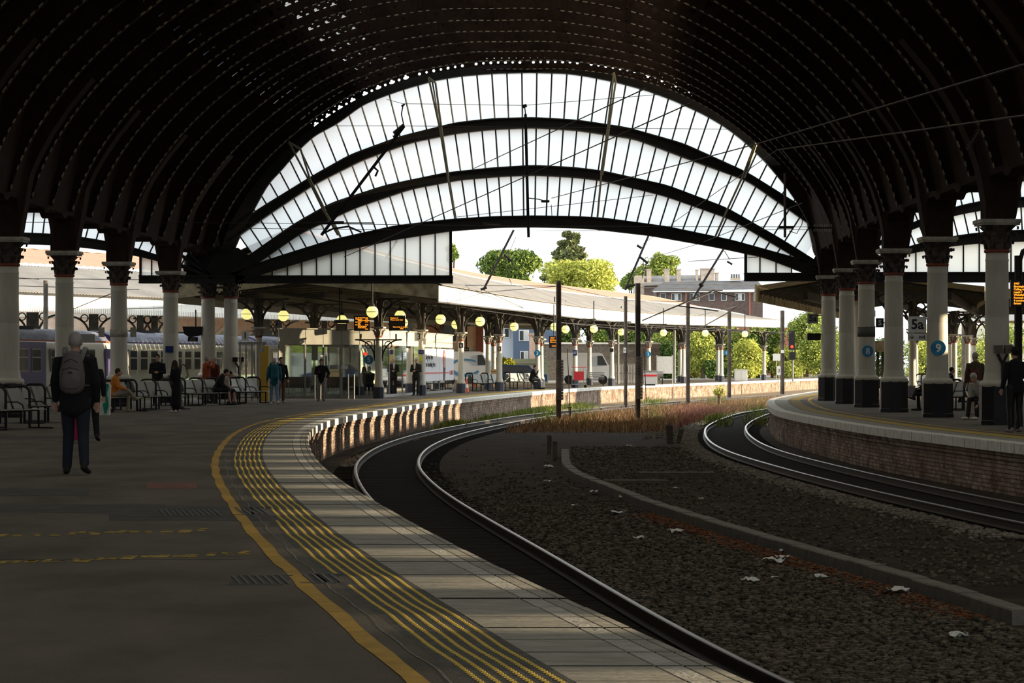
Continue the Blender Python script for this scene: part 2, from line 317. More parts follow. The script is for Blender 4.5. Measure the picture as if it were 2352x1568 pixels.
tag(joined_stones('dead_leaf_drift', 'leaves_dead', 2600, lambda: random.uniform(26, 44), lambda y: KB(y)-.08-abs(random.gauss(0, .22)), -1.04, .5, 1.2, None, flat=.5), 'brown dead leaves drifted against the low stone kerb between the tracks', 'leaves')
# ================================================================ low kerb between the tracks
kb = thing('stone_kerb', 'low kerb of worn grey stones curving through the ballast between the tracks', 'kerb', (0,0,0))
y = 25.5
while y < 73:
    L = .92; mb = MB(); secs = []
    for k in range(3):
        yy = y+.015+(L-.03)*k/2; x = KB(yy); nn = nrm(KB, yy); p = Vector((x, yy, 0)); wd = .21
        jz = .0
        secs.append([p+Vector((0,0,-1.1)), p+Vector((0,0,-.915)), p+nn*.012+Vector((0,0,-.90)), p+nn*wd+Vector((0,0,-.90)), p+nn*wd+Vector((0,0,-1.1))])
    mb.sweep(secs, True); mb.build('kerb_stone', 'kerb', kb, loc=(0,0,random.uniform(-.008,.006))); y += L
# ================================================================ near platform
pf = struct('platform', (0,0,0))
offs = dict(slab=-.84)
# asphalt deck
mb = MB(); secs = []
for y in fr(-30, 330, 2):
    e = EDGE(y); l = LEDGE(y) if y < 150 else LEDGE(150)+(y-150)*.27
    secs.append([(l, y, -1.2), (l, y, 0), (e-1.36, y, 0)])
mb.sweep(secs); mb.build('asphalt_deck', 'asphalt', pf)
strip(lambda y: EDGE(y)-1.36, lambda y: EDGE(y)-.84, fr(-30, 330, 2), .0, 'tactile_strip', 'tact', pf)
MB().quad((-300,150,-.02),(LEDGE(150),150,-.02),(LEDGE(150)+33,264,-.02),(-300,264,-.02)).quad((-300,264,-.021),(160,264,-.021),(160,420,-.021),(-300,420,-.021)).build('forecourt', 'tarmac', pf)
# yellow line, slightly uneven
mb = MB(); secs = []
for y in fr(6, 262, .5):
    e = EDGE(y); j = .009*math.sin(y*2.1)+.004*math.sin(y*5.7); hw = .055+.004*math.sin(y*3.3)
    secs.append([(e-1.59-hw+j, y, .004), (e-1.59+hw+j*.7, y, .004)])
mb.sweep(secs); mb.build('yellow_line', 'yellow', pf)
# tactile domes
mb = MB(); V = []; Fc = []; off = 0
unit = [(-.012,-.024,0),(.012,-.024,0),(.012,.024,0),(-.012,.024,0),(-.007,-.015,.005),(.007,-.015,.005),(.007,.015,.005),(-.007,.015,.005)]
uf = [(4,5,6,7),(0,1,5,4),(1,2,6,5),(2,3,7,6),(3,0,4,7)]
def grate_gap(y, j): return j == 0 and (24.9 < y < 26.9 or 17.7 < y < 18.6)
for j in range(6):
    y = 8.
    while y < 150:
        if not grate_gap(y, j):
            e = EDGE(y); x = e-1.285+j*.076+.006*math.sin(y*2.1+j*.2)+.003*math.sin(y*4.9)
            V += [(x+a, y+b, c) for a, b, c in unit]; Fc += [tuple(k+off for k in f) for f in uf]; off += 8
        y += .067
me = bpy.data.meshes.new('tactile_domes'); me.from_pydata(V, [], Fc); me.materials.append(M['dome']); o = inst('tactile_domes', me, pf); o['kind'] = 'stuff'
# coping slabs, each a part
def coping(par, f, y0, y1, L, near, sgn=1, lo=-.84, bodym='slab', h=.17, nosey=60):
    y = y0
    while y < y1:
        secs_b = []; secs_n = []; secs_f = []
        for k in range(3):
            yy = y+.012+(L-.024)*k/2; e = f(yy); p = lambda o_, z: (e+sgn*o_, yy, z)
            g = .011
            secs_b.append([p(lo, -.03), p(lo, 0), p(-.315, 0), p(-.308, -g), p(-.300, 0.0)] )
            secs_n.append([p(-.300, 0), p(-.175, 0), p(-.168, -g), p(-.160, 0), p(-.075, 0), p(-.068, -g), p(-.060, 0), p(-.012, 0), p(0, -.012), p(0, -h), p(-.3, -h)])
        mb = MB(); mb.cur = 0; mb.sweep(secs_b); mb.cur = 1
        mb.sweep(secs_n)
        if near and y < nosey:   # only the painted strip is pale in the worn foreground
            m_ = len(secs_n[0])-1; k0 = 2*(len(secs_b[0])-1)
            for q in range(2):
                for t_ in (2,3,4,5,6,7,8,9): mb.mi[k0+q*m_+t_] = 0
        # end faces
        mb.cur = 0
        for s_ in (0, -1):
            a = secs_n[s_]; mb.add([secs_b[s_][1], secs_n[s_][-5+3], secs_n[s_][-2], (secs_b[s_][1][0], secs_b[s_][1][1], -h)], [(0,1,2,3)])
        mb.build('coping_slab', [bodym, 'wornnose' if near and y < nosey else 'nose'], par, loc=(0,0,random.uniform(-.003,.003) if near else 0)); y += L
coping(pf, EDGE, 8, 112, .62, True)
coping(pf, EDGE, 112, 262, 1.24, False)
# old crack, gratings, patches, worn lettering
def ribbon(name, pts, wd, m, z=.003, parent=pf):
    mb = MB(); mb.sweep([[(p[0]-wd/2, p[1], z), (p[0]+wd/2, p[1], z)] for p in pts]); return mb.build(name, m, parent)
ribbon('tar_seam', [(EDGE(y)-1.43+.012*math.sin(y*2.1)+.01*math.sin(y*5), y) for y in fr(11, 42, .3)], .016, mat('pale seam', (.17,.17,.155), .9, var=.4, scale=30))
def grating(px0, px1, pyc, dep, name):
    c = G((px0+px1)/2, pyc); wd = (px1-px0)*c.y/F; t = thing('drain_grating', name, 'grating', (c.x, c.y, 0), 0, None); 
    MB().box((-wd/2,-dep/2,.0005),(wd/2,dep/2,.003)).build('trough', 'patch', t); k = int(wd/.05)
    me = MB().cbox((0,0,0),(.022,dep*.9,.006), rz=.18).mesh('bar','grate')
    for i in range(k): inst('bar', me, t, (-wd/2+.025+i*(wd-.05)/max(1,k-1), 0, .006))
    MB().box((-wd/2,-dep/2,.003),(wd/2,-dep/2+.02,.008)).build('rim','grate',t); MB().box((-wd/2,dep/2-.02,.003),(wd/2,dep/2,.008)).build('rim','grate',t)
grating(368, 505, 1178, 1.3, 'slotted drain grating left of the yellow line, farther of the two pairs'); grating(545, 612, 1174, 1.3, 'slotted drain grating between yellow line and domes, farther pair')
grating(535, 662, 1333, .75, 'slotted drain grating left of the yellow line, nearer of the two pairs'); grating(700, 780, 1329, .75, 'slotted drain grating between yellow line and domes, nearer pair')
def patch(px0, py0, px1, py1, m, z=.002, name='asphalt_patch'):
    a, b, c, d = G(px0,py1), G(px1,py1), G(px1,py0), G(px0,py0); MB().quad((a.x,a.y,z),(b.x,b.y,z),(c.x,c.y,z),(d.x,d.y,z)).build(name, m, pf)
patch(338,1108,452,1122,'redpatch'); patch(0,1122,205,1138,'patch'); patch(250,1162,620,1196,'patch',.0015); patch(-50,1158,380,1178,'patch',.0012)
patch(0,1283,560,1284.5,'asphalt'); patch(-40,1000,330,1008,'patch')
# worn yellow wording on the deck: two rows of broken strokes
tw = thing('worn_platform_wording', 'worn broken yellow lettering painted flat on the platform in two rows', 'marking')
q = random.Random(3)
for x0, x1, pyc, hh in ((0, 480, 1222, 8), (0, 555, 1280, 10)):
    px = x0
    while px < x1:
        wd = q.uniform(14, 34); yy = pyc+ (8-14*(px/x1) if pyc < 1250 else 12-24*px/x1*.9)
        for k in range(3):
            mb = MB(); a = G(px+q.uniform(0,wd*.5), yy+q.uniform(-hh,hh)*.35); ww = q.uniform(.03,.09); ln = q.uniform(.02,.05) if k else q.uniform(.08,.35)
            mb.cbox((a.x, a.y, .003), (ww if k else ww*1.3, ln, .002), rz=q.uniform(-.1,.1)); mb.build('paint_stroke', 'oldyellow', tw)
        px += wd+q.uniform(5,16)
# brick walls below the platforms
def brick_wall(par, f, sgn, y0, y1, n_parts, bl=.235, ch=.083, top=-.17, courses=10, setback=.0):
    wall = MB(); cnt = 0; parts = []
    for c in range(courses):
        out = (.0, .045)[c == 0] if c < 1 else 0
        stepo = -.10+(.05 if c == 0 else 0)+( .03 if c == 1 else 0)
        z1 = top-c*ch-.008; z0 = top-(c+1)*ch+.008; y = y0+(bl/2 if c % 2 else 0)
        while y < y1:
            a = y+.008; b = y+bl-.008; e0 = f(a)+sgn*(stepo-setback); e1 = f(b)+sgn*(stepo-setback); j = random.uniform(0,.008)
            dlt = -sgn*.11
            v = [(e0+dlt,a,z0),(e0+sgn*j,a,z0),(e1+sgn*j,b,z0),(e1+dlt,b,z0),(e0+dlt,a,z1),(e0+sgn*j,a,z1),(e1+sgn*j,b,z1),(e1+dlt,b,z1)]
            fc = [(0,3,2,1),(4,5,6,7),(0,1,5,4),(1,2,6,5),(2,3,7,6),(3,0,4,7)]
            if n_parts and cnt < n_parts and y < y0+13: parts.append((v, fc)); cnt += 1
            else: wall.add(v, fc)
            y += bl
    for v, fc in parts: MB().add(v, fc).build('brick', 'brick', par)
    wall.build('brickwork', 'brick', par, kind='stuff')
    bk = MB(); bk.sweep([[(f(y)-sgn*.112, y, top+.01), (f(y)-sgn*.112, y, -1.2)] for y in fr(y0-40 if n_parts or y0 < 70 else y0, y1+1, 1)]); bk.build('mortar_bed', 'mortar', par)
brick_wall(pf, EDGE, 1, 60, 262, 0)
# ================================================================ far (right hand) platform
pr = struct('platform', (0,0,0))
mb = MB(); mb.sweep([[(PE(y)+1.0, y, 0), (70, y, 0)] for y in fr(-30, 150, 2)]); mb.build('asphalt_deck', 'asphalt', pr)
mb = MB(); mb.sweep([[(PE(y)+.84, y, .001), (PE(y)+1.40, y, .001)] for y in fr(-30, 150, 2)]); mb.build('tactile_strip', 'tact', pr)
mb = MB(); mb.sweep([[(PE(y)+1.62, y, .004), (PE(y)+1.74, y, .004)] for y in fr(30, 146, 1)]); mb.build('yellow_line', 'yellow', pr)
V = []; Fc = []; off = 0
for j in range(6):
    y = 46.
    while y < 146:
        x = PE(y)+.92+j*.076; V += [(x+a, y+b, c+.001) for a, b, c in unit]; Fc += [tuple(k+off for k in f) for f in uf]; off += 8; y += .067
me = bpy.data.meshes.new('tactile_domes'); me.from_pydata(V, [], Fc); me.materials.append(M['dome']); inst('tactile_domes', me, pr)['kind'] = 'stuff'
coping(pr, PE, 20.68, 150, .92, False, sgn=-1, h=.20)
brick_wall(pr, PE, -1, 46, 125, 300, top=-.20)
MB().quad((PE(150), 150, -1.1),(70,150,-1.1),(70,150,0),(PE(150),150,0)).build('end_wall','mortar',pr)
# ================================================================ tracks
def track(name, f0, f1, y0, y1, label, sl=True, z=0.0):
    t = thing(name, label, 'track')
    for f in (f0, f1):
        r = MB(); hd = MB(); secs = []; sh = []
        for y in fr(y0, y1, 1.0):
            x = f(y); secs.append([(x-.066,y,-1.03),(x-.066,y,-1.02),(x-.010,y,-1.0),(x-.010,y,-.925),(x-.034,y,-.912),(x-.034,y,-.890),(x+.034,y,-.890),(x+.034,y,-.912),(x+.010,y,-.925),(x+.010,y,-1.0),(x+.066,y,-1.02),(x+.066,y,-1.03)])
            sh.append([(x-.034,y,-.8899),(x-.026,y,-.882),(x,y,-.880),(x+.026,y,-.882),(x+.034,y,-.8899)])
        r.sweep(secs, True); rl = r.build('rail', 'rail', t); hd.sweep(sh); hd.build('rail_head', 'railtop', rl, smooth=True, label='polished bright rail head')
    if sl:
        me = MB().box((-1.25,-.12,-.12),(1.25,.12,0)).mesh('sleeper', 'sleeper'); y = y0+.3
        mc = MB().box((-.11,-.15,0),(.11,.15,.022)).mesh('rail_chair', 'rail')
        while y < y1:
            fm = lambda q_: (f0(q_)+f1(q_))/2; nn = nrm(fm, y); s = inst('sleeper', me, t, (fm(y), y, -1.042), math.atan2(nn.y, nn.x))
            y += .72
    return t
track('railway_track', RAIL_L, RAIL_R, 17, 112, 'curved railway track beside the near platform, its rail heads shining')
track('railway_track', lambda y: RAIL_L(y), RAIL_R, 112.2, 262, 'sunlit stretch of near track curving away below the far brick platform wall', sl=False)
track('railway_track', RA, RB, 26, 150, 'curved railway track in shadow along the right hand platform')
# timbers and stumps on the ballast
def plank(pxa, pxb, py, dep, th, label):
    c = G((pxa+pxb)/2, py, -1.0); wd = (pxb-pxa)*c.y/F; t = tag(MB().box((-wd/2,-dep/2,0),(wd/2,dep/2,th)).box((-wd/2+.02,-dep/2-.05,0),(wd/2+.05,-dep/2-.005,th*.6)).build('timber_board', 'wood', loc=(c.x,c.y,-1.06)), label, 'timber'); return t
plank(1468,1640,1092,.5,.14,'long weathered timber board lying on the ballast right of the kerb'); plank(1385,1532,1103,.5,.07,'thinner weathered timber board on the ballast, nearer and left of the long one')
def stump(px, py0, py1, wd, label, tilt=0):
    c = G(px, py0, -1.06); h = (py0-py1)*c.y/F; w2 = wd*c.y/F/2; mb = MB()
    mb.prism([(-w2,0),(w2*.8,0),(w2+tilt,h*.93),(w2*.3+tilt,h),(-w2*.2+tilt,h*.95),(-w2+tilt,h)], (0,0,0), (1,0,0), (0,0,1), .3)
    tag(mb.build('timber_stump', 'wood', loc=(c.x,c.y,-1.06)), label, 'stump')
stump(1262,1042,998,10,'taller dark timber stump standing at the end of the kerb'); stump(1275,1054,1012,11,'shorter dark timber stump right beside the end of the kerb')
stump(1540,1018,975,16,'upright dark timber post on the ballast in front of the weeds',-.05); stump(1556,1022,984,12,'leaning dark timber post just right of the upright one',.12)
# litter
def litter(px, py, wd, label, kind=0, m='paper'):
    c = G(px, py, -1.03); s = wd*c.y/F; q = random.Random(px); mb = MB(); n = 5; pts = []
    for i in range(n):
        for j in range(n): pts.append(((i/(n-1)-.5)*s*(1-.25*q.random()), (j/(n-1)-.5)*s*1.3*(1-.3*q.random()), q.random()*s*(.28 if kind == 0 else .08)+.012))
    mb.add(pts, [(i*n+j, (i+1)*n+j, (i+1)*n+j+1, i*n+j+1) for i in range(n-1) for j in range(n-1)])
    o = tag(mb.build('litter_paper', m, loc=(c.x,c.y,-1.04), rz=q.random()*.5), label, 'litter'); sm = o.modifiers.new('thick', 'SOLIDIFY'); sm.thickness = .004
for a in ((2200,1462,46,'white crumpled plastic litter, nearest to the right hand corner'),(2062,1361,50,'large folded grey paper litter beside the kerb'),(1722,1334,34,'crinkled silver wrapper on the dark ballast'),(1776,1291,42,'pale torn litter lying with straws below the kerb'),(1800,1282,30,'thin white strip of litter above the torn pale piece'),(1888,1326,36,'flat yellowish card litter on the ballast'),(1780,1327,18,'small cream card scrap between silver wrapper and yellowish card'),(1550,1223,34,'white and pink crumpled litter by the dead leaves'),(1470,1237,26,'flat narrow white litter left of the dead leaves'),(1420,1181,38,'grey translucent bag litter below the kerb middle'),(1318,1163,22,'flat white litter scrap left of the grey bag'),(1430,1144,24,'white litter scrap touching the kerb from below'),(1259,1072,20,'white litter blob left of the stumps'),(1366,1130,20,'pale curled litter beside the upper kerb'),(1258,1106,18,'greyish litter scrap left of the kerb bend'),(1552,1122,16,'small pale litter scrap below the thinner board'),(1443,1024,12,'small white litter scrap above the kerb on open ballast'),(1798,1266,20,'white twisted litter scrap nearest the kerb above the straws'),(1610,1145,10,'tiny white litter dot right of the kerb'),(2330,1425,16,'blue white litter scrap at the right picture edge')): litter(*a)
# ================================================================ great vault
EA, EB, EC = 12.25, 8.03, 5.4
ceil = struct('ceiling', (0,0,0))
_pr = [(12.58,4.9),(12.55,5.6),(12.35,6.5),(12.0,7.3),(11.5,8.1),(10.62,9.25),(8.95,10.8),(7.05,12.1),(5.15,12.9),(3.1,13.33),(0,13.48)]
_pr = _pr+[(-a, b) for a, b in _pr[-2::-1]]
_pa = np.array([math.atan2(b-4.9, a) for a, b in _pr]); _rr = np.array([math.hypot(a, b-4.9) for a, b in _pr])
th_list = np.linspace(0, PI, 721); _r = np.interp(th_list, _pa, _rr); _k = np.exp(-.5*(np.arange(-60, 61)/18.)**2); _k /= _k.sum(); _r = np.convolve(np.pad(_r, 60, mode='reflect', reflect_type='odd'), _k, 'valid')
ex = _r*np.cos(th_list); ez = 4.9+_r*np.sin(th_list); _dx = np.gradient(ex); _dz = np.gradient(ez); _l = np.hypot(_dx, _dz); enx = _dz/_l; enz = -_dx/_l
arc = np.concatenate([[0], np.cumsum(np.hypot(np.diff(ex), np.diff(ez)))]); ARC = arc[-1]; SM = ARC/2-float(np.interp(6.12, ez[:300], arc[:300]))
def epoint(s, t):   # s = arc length from the crown (+ towards +u), t = outwards
    q = ARC/2-s; return float(np.interp(q, arc, ex)+np.interp(q, arc, enx)*t), float(np.interp(q, arc, ez)+np.interp(q, arc, enz)*t)
HW = .80
def hole_cell(mb, s0, s1, tc, r, kind, yy, flip):
    n = 24; inn = []; outr = []; hs = (s1-s0)/2; ht = .19; sc = (s0+s1)/2
    for k in range(n):
        a = 2*PI*k/n
        rr = r if kind == 'c' else (r*(.72+.28*abs(math.cos(3*a))) if kind == 'h' else r*(.58+.42*abs(math.cos(2*a))**.8))
        inn.append((sc+rr*math.cos(a), tc+rr*math.sin(a)))
        m = max(abs(math.cos(a))/hs, abs(math.sin(a))/ht); outr.append((sc+math.cos(a)/m, tc+math.sin(a)/m))
    v = [(*epoint(*p), 0) for p in inn+outr]; v = [(a, yy, b) for a, b, _ in v]
    mb.add(v, [(k, (k+1)%n, n+(k+1)%n, n+k) for k in range(n)])
web = MB(); TC = .27
cellw = 2.34/7.9
def webstrip(mb, s0, s1, t0, t1, n, yy):
    mb.sweep([[(epoint(s0+(s1-s0)*i/n, t0)[0], yy, epoint(s0+(s1-s0)*i/n, t0)[1]), (epoint(s0+(s1-s0)*i/n, t1)[0], yy, epoint(s0+(s1-s0)*i/n, t1)[1])] for i in range(n+1)])
for yy in (-.012, .012):
    for k in range(-4, 3):
        a = k*2.34; c0 = a+.45*cellw; hx = -2 <= k <= 1
        webstrip(web, a, c0, TC-.19, TC+.19, 1, yy); webstrip(web, c0+7*cellw, a+2.34, TC-.19, TC+.19, 1, yy)
        for j in range(7): hole_cell(web, c0+j*cellw, c0+(j+1)*cellw, TC, (.066 if hx else .118) if j % 2 == 0 else (.05 if hx else .055), ('h' if hx else 'q') if j % 2 == 0 else 'c', yy, 0)
    S = 4*2.34; webstrip(web, 3*2.34, S, TC-.19, TC+.19, 12, yy)
    webstrip(web, -S, S, -.02, TC-.19, 60, yy); webstrip(web, -S, S, TC+.19, HW, 60, yy)
    webstrip(web, -SM, -S, -.02, HW, 18, yy); webstrip(web, S, SM, -.02, HW, 18, yy)
for k in range(-6, 7):   # joint plates
    p = epoint(k*2.34, .38); p2 = epoint(k*2.34, .5); a = math.atan2(p2[1]-p[1], p2[0]-p[0]); web.cbox((p[0], -.025, p[1]), (.66, .03, .12), ry=-a)
web_me = web.mesh('rib_web', 'iron')
fl = MB(); N = 110
sec = lambda s, w_, t0, t1: [(epoint(s,t0)[0], -w_, epoint(s,t0)[1]), (epoint(s,t0)[0], w_, epoint(s,t0)[1]), (epoint(s,t1)[0], w_, epoint(s,t1)[1]), (epoint(s,t1)[0], -w_, epoint(s,t1)[1])]
fl.sweep([sec(-SM+2*SM*i/N, .13, -.03, .0) for i in range(N+1)], True)
fl_me = fl.mesh('rib_flange', 'iron')
rv = MB(); s = -SM+.1
while s < SM-.1:
    x, z = epoint(s, -.005); L = .15*random.uniform(.7, 1.1); x2, z2 = epoint(s+L, -.005)
    if random.random() < .93: rv.add([(x,-.136,z),(x2,-.136,z2),(x2,-.100,z2),(x,-.100,z),(x*.998,-.136,z-.032),(x2*.998,-.136,z2-.032),(x2*.998,-.100,z2-.032),(x*.998,-.100,z-.032)], [(0,1,2,3),(4,7,6,5),(0,4,5,1),(1,5,6,2),(2,6,7,3),(3,7,4,0)])
    s += .27
rv_me = rv.mesh('rivet_row', 'cream_dash')
# shell between ribs (per bay): dark boards at the sides, glazing in the middle
GL0, GL1 = -6.4, 6.2
def shellmesh(s0, s1, n, t, name, m, L=3.12):
    mb = MB(); mb.sweep([[(epoint(s0+(s1-s0)*i/n, t)[0], -.04, epoint(s0+(s1-s0)*i/n, t)[1]), (epoint(s0+(s1-s0)*i/n, t)[0], L, epoint(s0+(s1-s0)*i/n, t)[1])] for i in range(n+1)]); return mb.mesh(name, m)
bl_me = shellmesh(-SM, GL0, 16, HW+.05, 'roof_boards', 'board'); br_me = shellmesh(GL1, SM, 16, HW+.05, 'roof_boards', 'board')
gl_me = shellmesh(GL0, GL1, 16, HW+.06, 'roof_glazing', 'glass_roof')
pu = MB()
for k in range(-7, 8):
    p = epoint(k*1.17, HW-.02); pu.cbox((p[0], 1.5, p[1]), (.09, 3.1, .12))
pu_me = pu.mesh('purlin', 'iron')
bays = [107.0-3.04*k for k in range(0, 43)]
for y in bays:
    g = (AX(y), y, 0); r = PHI(y)
    rb = inst('roof_rib', web_me, ceil, g, r); inst('rib_flange', fl_me, rb); 
    if y > 38: inst('rivet_row', rv_me, rb)
    if y < 107:
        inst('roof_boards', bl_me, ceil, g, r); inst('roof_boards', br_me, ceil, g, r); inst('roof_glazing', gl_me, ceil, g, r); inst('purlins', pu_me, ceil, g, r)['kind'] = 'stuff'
# side vaults: plain ribs and boards
SA, SB = 7.95, 5.3; SZ = 6.05; SCU = 21.25
sr = MB(); N = 40
def sp(a, t=0): return ((SA+t)*math.cos(a), SZ+(SB+t)*math.sin(a))
sr.sweep([[(sp(PI*i/N)[0], -.12, sp(PI*i/N)[1]), (sp(PI*i/N)[0], .12, sp(PI*i/N)[1]), (sp(PI*i/N,.6)[0], .12, sp(PI*i/N,.6)[1]), (sp(PI*i/N,.6)[0], -.12, sp(PI*i/N,.6)[1])] for i in range(N+1)], True)
sr_me = sr.mesh('side_roof_rib', 'iron')
def ssm(i0, i1, nm, m): q = MB(); q.sweep([[(sp(PI*i/N,.62)[0], -.04, sp(PI*i/N,.62)[1]), (sp(PI*i/N,.62)[0], 3.12, sp(PI*i/N,.62)[1])] for i in range(i0, i1+1)]); return q
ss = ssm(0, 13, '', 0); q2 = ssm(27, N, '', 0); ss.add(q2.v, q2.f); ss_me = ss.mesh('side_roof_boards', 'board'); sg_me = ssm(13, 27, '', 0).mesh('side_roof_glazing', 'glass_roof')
for y in bays:
    for s_ in (-1, 1):
        g = (AX(y)+s_*SCU*math.cos(PHI(y)), y+s_*SCU*math.sin(PHI(y)), 0); inst('side_roof_rib', sr_me, ceil, g, PHI(y))
        if y < 107: inst('side_roof_boards', ss_me, ceil, g, PHI(y)); inst('side_roof_glazing', sg_me, ceil, g, PHI(y))
# unseen station walls; the right one's slots are added to shape the sun stripes
def outer_wall(s_, name):
    wl = struct(name)
    for y in bays:
        if y > 107 and s_ > 0: continue
        L = 3.10; o = Vector((AX(y)+s_*30.2*math.cos(PHI(y)), y+s_*30.2*math.sin(PHI(y)), 0)); mb = MB()
        if s_ > 0:
            zl, zh = (5.04, 5.43) if y < 62 else (4.45, 5.50); a, b = 1.0, 2.02
            for q in ((0,0,-1.2,L,zl),(0,0,zh,L,13),(0,0,zl,a,zh),(b,0,zl,L,zh)): mb.box((-.12,q[0],q[2]),(.12,q[3],q[4]))
        elif y < 80: mb.box((-.12,0,-1.2),(.12,L,13))
        else: mb.box((-.12,0,5),(.12,L,13))
        mb.build('wall_bay', 'retain', wl, loc=o, rz=PHI(y))
    return wl
outer_wall(1, 'sun_slot_wall_right'); outer_wall(-1, 'wall_left')
# ================================================================ iron arcades that carry the vaults (legs over the columns + valley girder)
LC = [(20,545),(148,577),(273,602),(392,623),(478,641)]; RC = [(2290,505),(2153,545),(2053,572),(1990,598),(1945,617),(1903,633)]
def colpos(px, py): d = F*3.5/(HZ-py); return ((px-1176)*d/F, d)
lpos = [colpos(*p) for p in LC]; rpos = [colpos(*p) for p in RC]
lpos = [(x, y) for x, y in lpos]; lall = [(AX(lpos[0][1]-9.1*k)-12.9, lpos[0][1]-9.1*k) for k in range(7, 0, -1)]+lpos
rall = [(AX(rpos[0][1]-8.6*k)+12.95, rpos[0][1]-8.6*k) for k in range(7, 0, -1)]+rpos
rowc = curve([(b, a) for a, b in rall], smooth=4); rowl = curve([(b, a) for a, b in lall], smooth=4)
leg = MB()
def ell_u(z, a=EA, b=EB): return a*math.sqrt(max(0, 1-((z-EC)/b)**2)) if z > EC else a
zs = [5.0, 5.4, 5.8, 6.3, 6.8, 7.3, 7.9, 8.6, 9.4]
iu = lambda z: float(np.interp(z, ez[:300], ex[:300]))
inner = [(12.9-12.9-.34 if z < 5.5 else -(12.9-iu(z))+.04, z) for z in zs]
outer_ = [(max(.34, 8.33-ell_u(z-.6, SA, SB)), z) for z in zs]
poly = inner+outer_[::-1]
leg.prism(poly, (0,0,0), (1,0,0), (0,0,1), .66); leg_me = leg.mesh('roof_leg', 'iron')
def arcade(row, cols, name, s_):
    t = struct(name)
    cols = sorted(cols, key=lambda c: c[1])
    for x, y in cols:
        o = inst('roof_leg', leg_me, t, (x, y, 0), PHI(y)+(PI if s_ < 0 else 0)*0)
        if s_ < 0: o.scale = (-1, 1, 1)
    gd = MB()
    ys = fr(-22, 107.8, .5); cy_ = [c[1] for c in cols]
    def zb(y):
        d = min(abs(y-c) for c in cy_); z = 6.05
        if d < .55: z = 5.02+1.03*math.sqrt(max(0, 1-((.55-d)/.22)**2)) if d > .33 else 5.02
        # corbels under the intermediate ribs
        for b in bays:
            dd = abs(y-b)
            if dd < .5 and d > 1.0: z -= .14*(1-(dd/.5)**2)
        return z
    secs = []
    for y in fr(-22, 107.8, .15):
        x = row(y); z = zb(y); secs.append([(x-.34,y,z),(x+.34,y,z),(x+.95,y,8.6),(x-.95,y,8.6)])
    gd.sweep(secs, True); gd.build('valley_girder', 'iron', t)
    return t
arcade(rowc, rall, 'arcade_right', 1); arcade(rowl, lall, 'arcade_left', -1)
# ================================================================ big iron columns
def make_column(H=5.0):
    t = thing('iron_column', 'x', 'column', (0,0,0), 0, 'cream iron columns carrying the station roof')
    MB().lathe([(.46,0),(.46,.10),(.44,.12),(.44,.92),(.42,.95)], 8, ph=PI/8).build('plinth', 'colblk', t)
    MB().lathe([(.41,.93),(.43,.97),(.43,1.02),(.39,1.07),(.34,1.09),(.325,1.16),(.30,1.3)], 28).build('base_moulding', 'col', t, 'a')
    MB().lathe([(.302,1.25),(.296,1.9),(.290,2.6),(.284,2.62),(.289,2.64),(.283,3.3),(.278,3.98),(.285,4.0),(.285,4.03),(.275,4.05),(.272,4.2)], 28).build('shaft', 'col', t, 'a')
    MB().lathe([(.29,4.19),(.315,4.21),(.315,4.26),(.28,4.28)], 24).build('neck_ring', 'neck', t, True)
    cp = MB(); cp.lathe([(.265,4.25),(.27,4.4),(.29,4.6),(.34,4.78),(.42,4.88)], 20)
    for row, (z0, r0, z1, r1, n, ph) in enumerate(((4.28,.285,4.50,.40,8,0),(4.42,.30,4.70,.46,8,PI/8),(4.6,.33,4.84,.60,4,PI/4))):
        for k in range(n):
            a = 2*PI*k/n+ph; ca, sa = math.cos(a), math.sin(a); wd = .085 if row < 2 else .07; secs = []
            for tt, rr, zz, ww in ((0,r0,z0,1),(.4,r0+.02,z0+(z1-z0)*.55,1.15),(.75,r0+(r1-r0)*.6,z1,1),(1,r1,z1-.02,.7),(1.1,r1-.01,z1-.09,.4)):
                p = Vector((ca*rr, sa*rr, zz)); q_ = Vector((-sa, ca, 0))*wd*ww; o_ = Vector((ca, sa, 0))*.03
                secs.append([p-q_, p+o_, p+q_, p-o_])
            cp.sweep(secs, True)
    cp.build('capital', 'capital', t)
    ab = MB(); ab.box((-.47,-.47,4.86),(.47,.47,4.91)).box((-.50,-.50,4.91),(.50,.50,5.0)); ab.build('abacus', 'abacus', t)
    return t
colA = make_column()
labs_r = ['cream iron column at the right edge, nearest of its row, cables clipped to it','cream iron column with the round blue 9 sign','grey stained cream column left of the larger white 5a sign','cream column with the round blue 8 sign and a box band','cream column with a bright sun patch on its right side','brownish cream column at the far left end of the right hand row']
labs_l = ['cream iron column at the left picture edge','cream column rising behind the walking man','cream column with a clamped sign band, behind the man in orange','cream column with the small navy notice','wide cream column beside the hanging dark display, one of the far pair']
first = True
for (x, y), lb in list(zip(rpos, labs_r))+list(zip(lpos, labs_l)):
    if first: c = colA; c['label'] = lb; first = False
    else: c = dup(colA, (x,y,0), PHI(y), lb)
    c.location = (x, y, 0); c.rotation_euler.z = PHI(y)
p2 = colpos(530, 641); dup(colA, (p2[0], p2[1], 0), 0, 'cream column with a sunlit right side at the vault end')
p2 = W(1990, 598, 113); dup(colA, (p2.x-.25, 113, 0), 0, 'sunlit rear column showing between the two farthest right hand columns')
p2 = W(2190,600,112)
for k, (x, y) in enumerate(lall[5:7]+rall[5:7]): dup(colA, (x, y, 0), PHI(y), 'cream iron column just outside the picture, '+['left row, second from the edge','left row, next to the edge','right row, second from the edge','right row, next to the edge'][k])
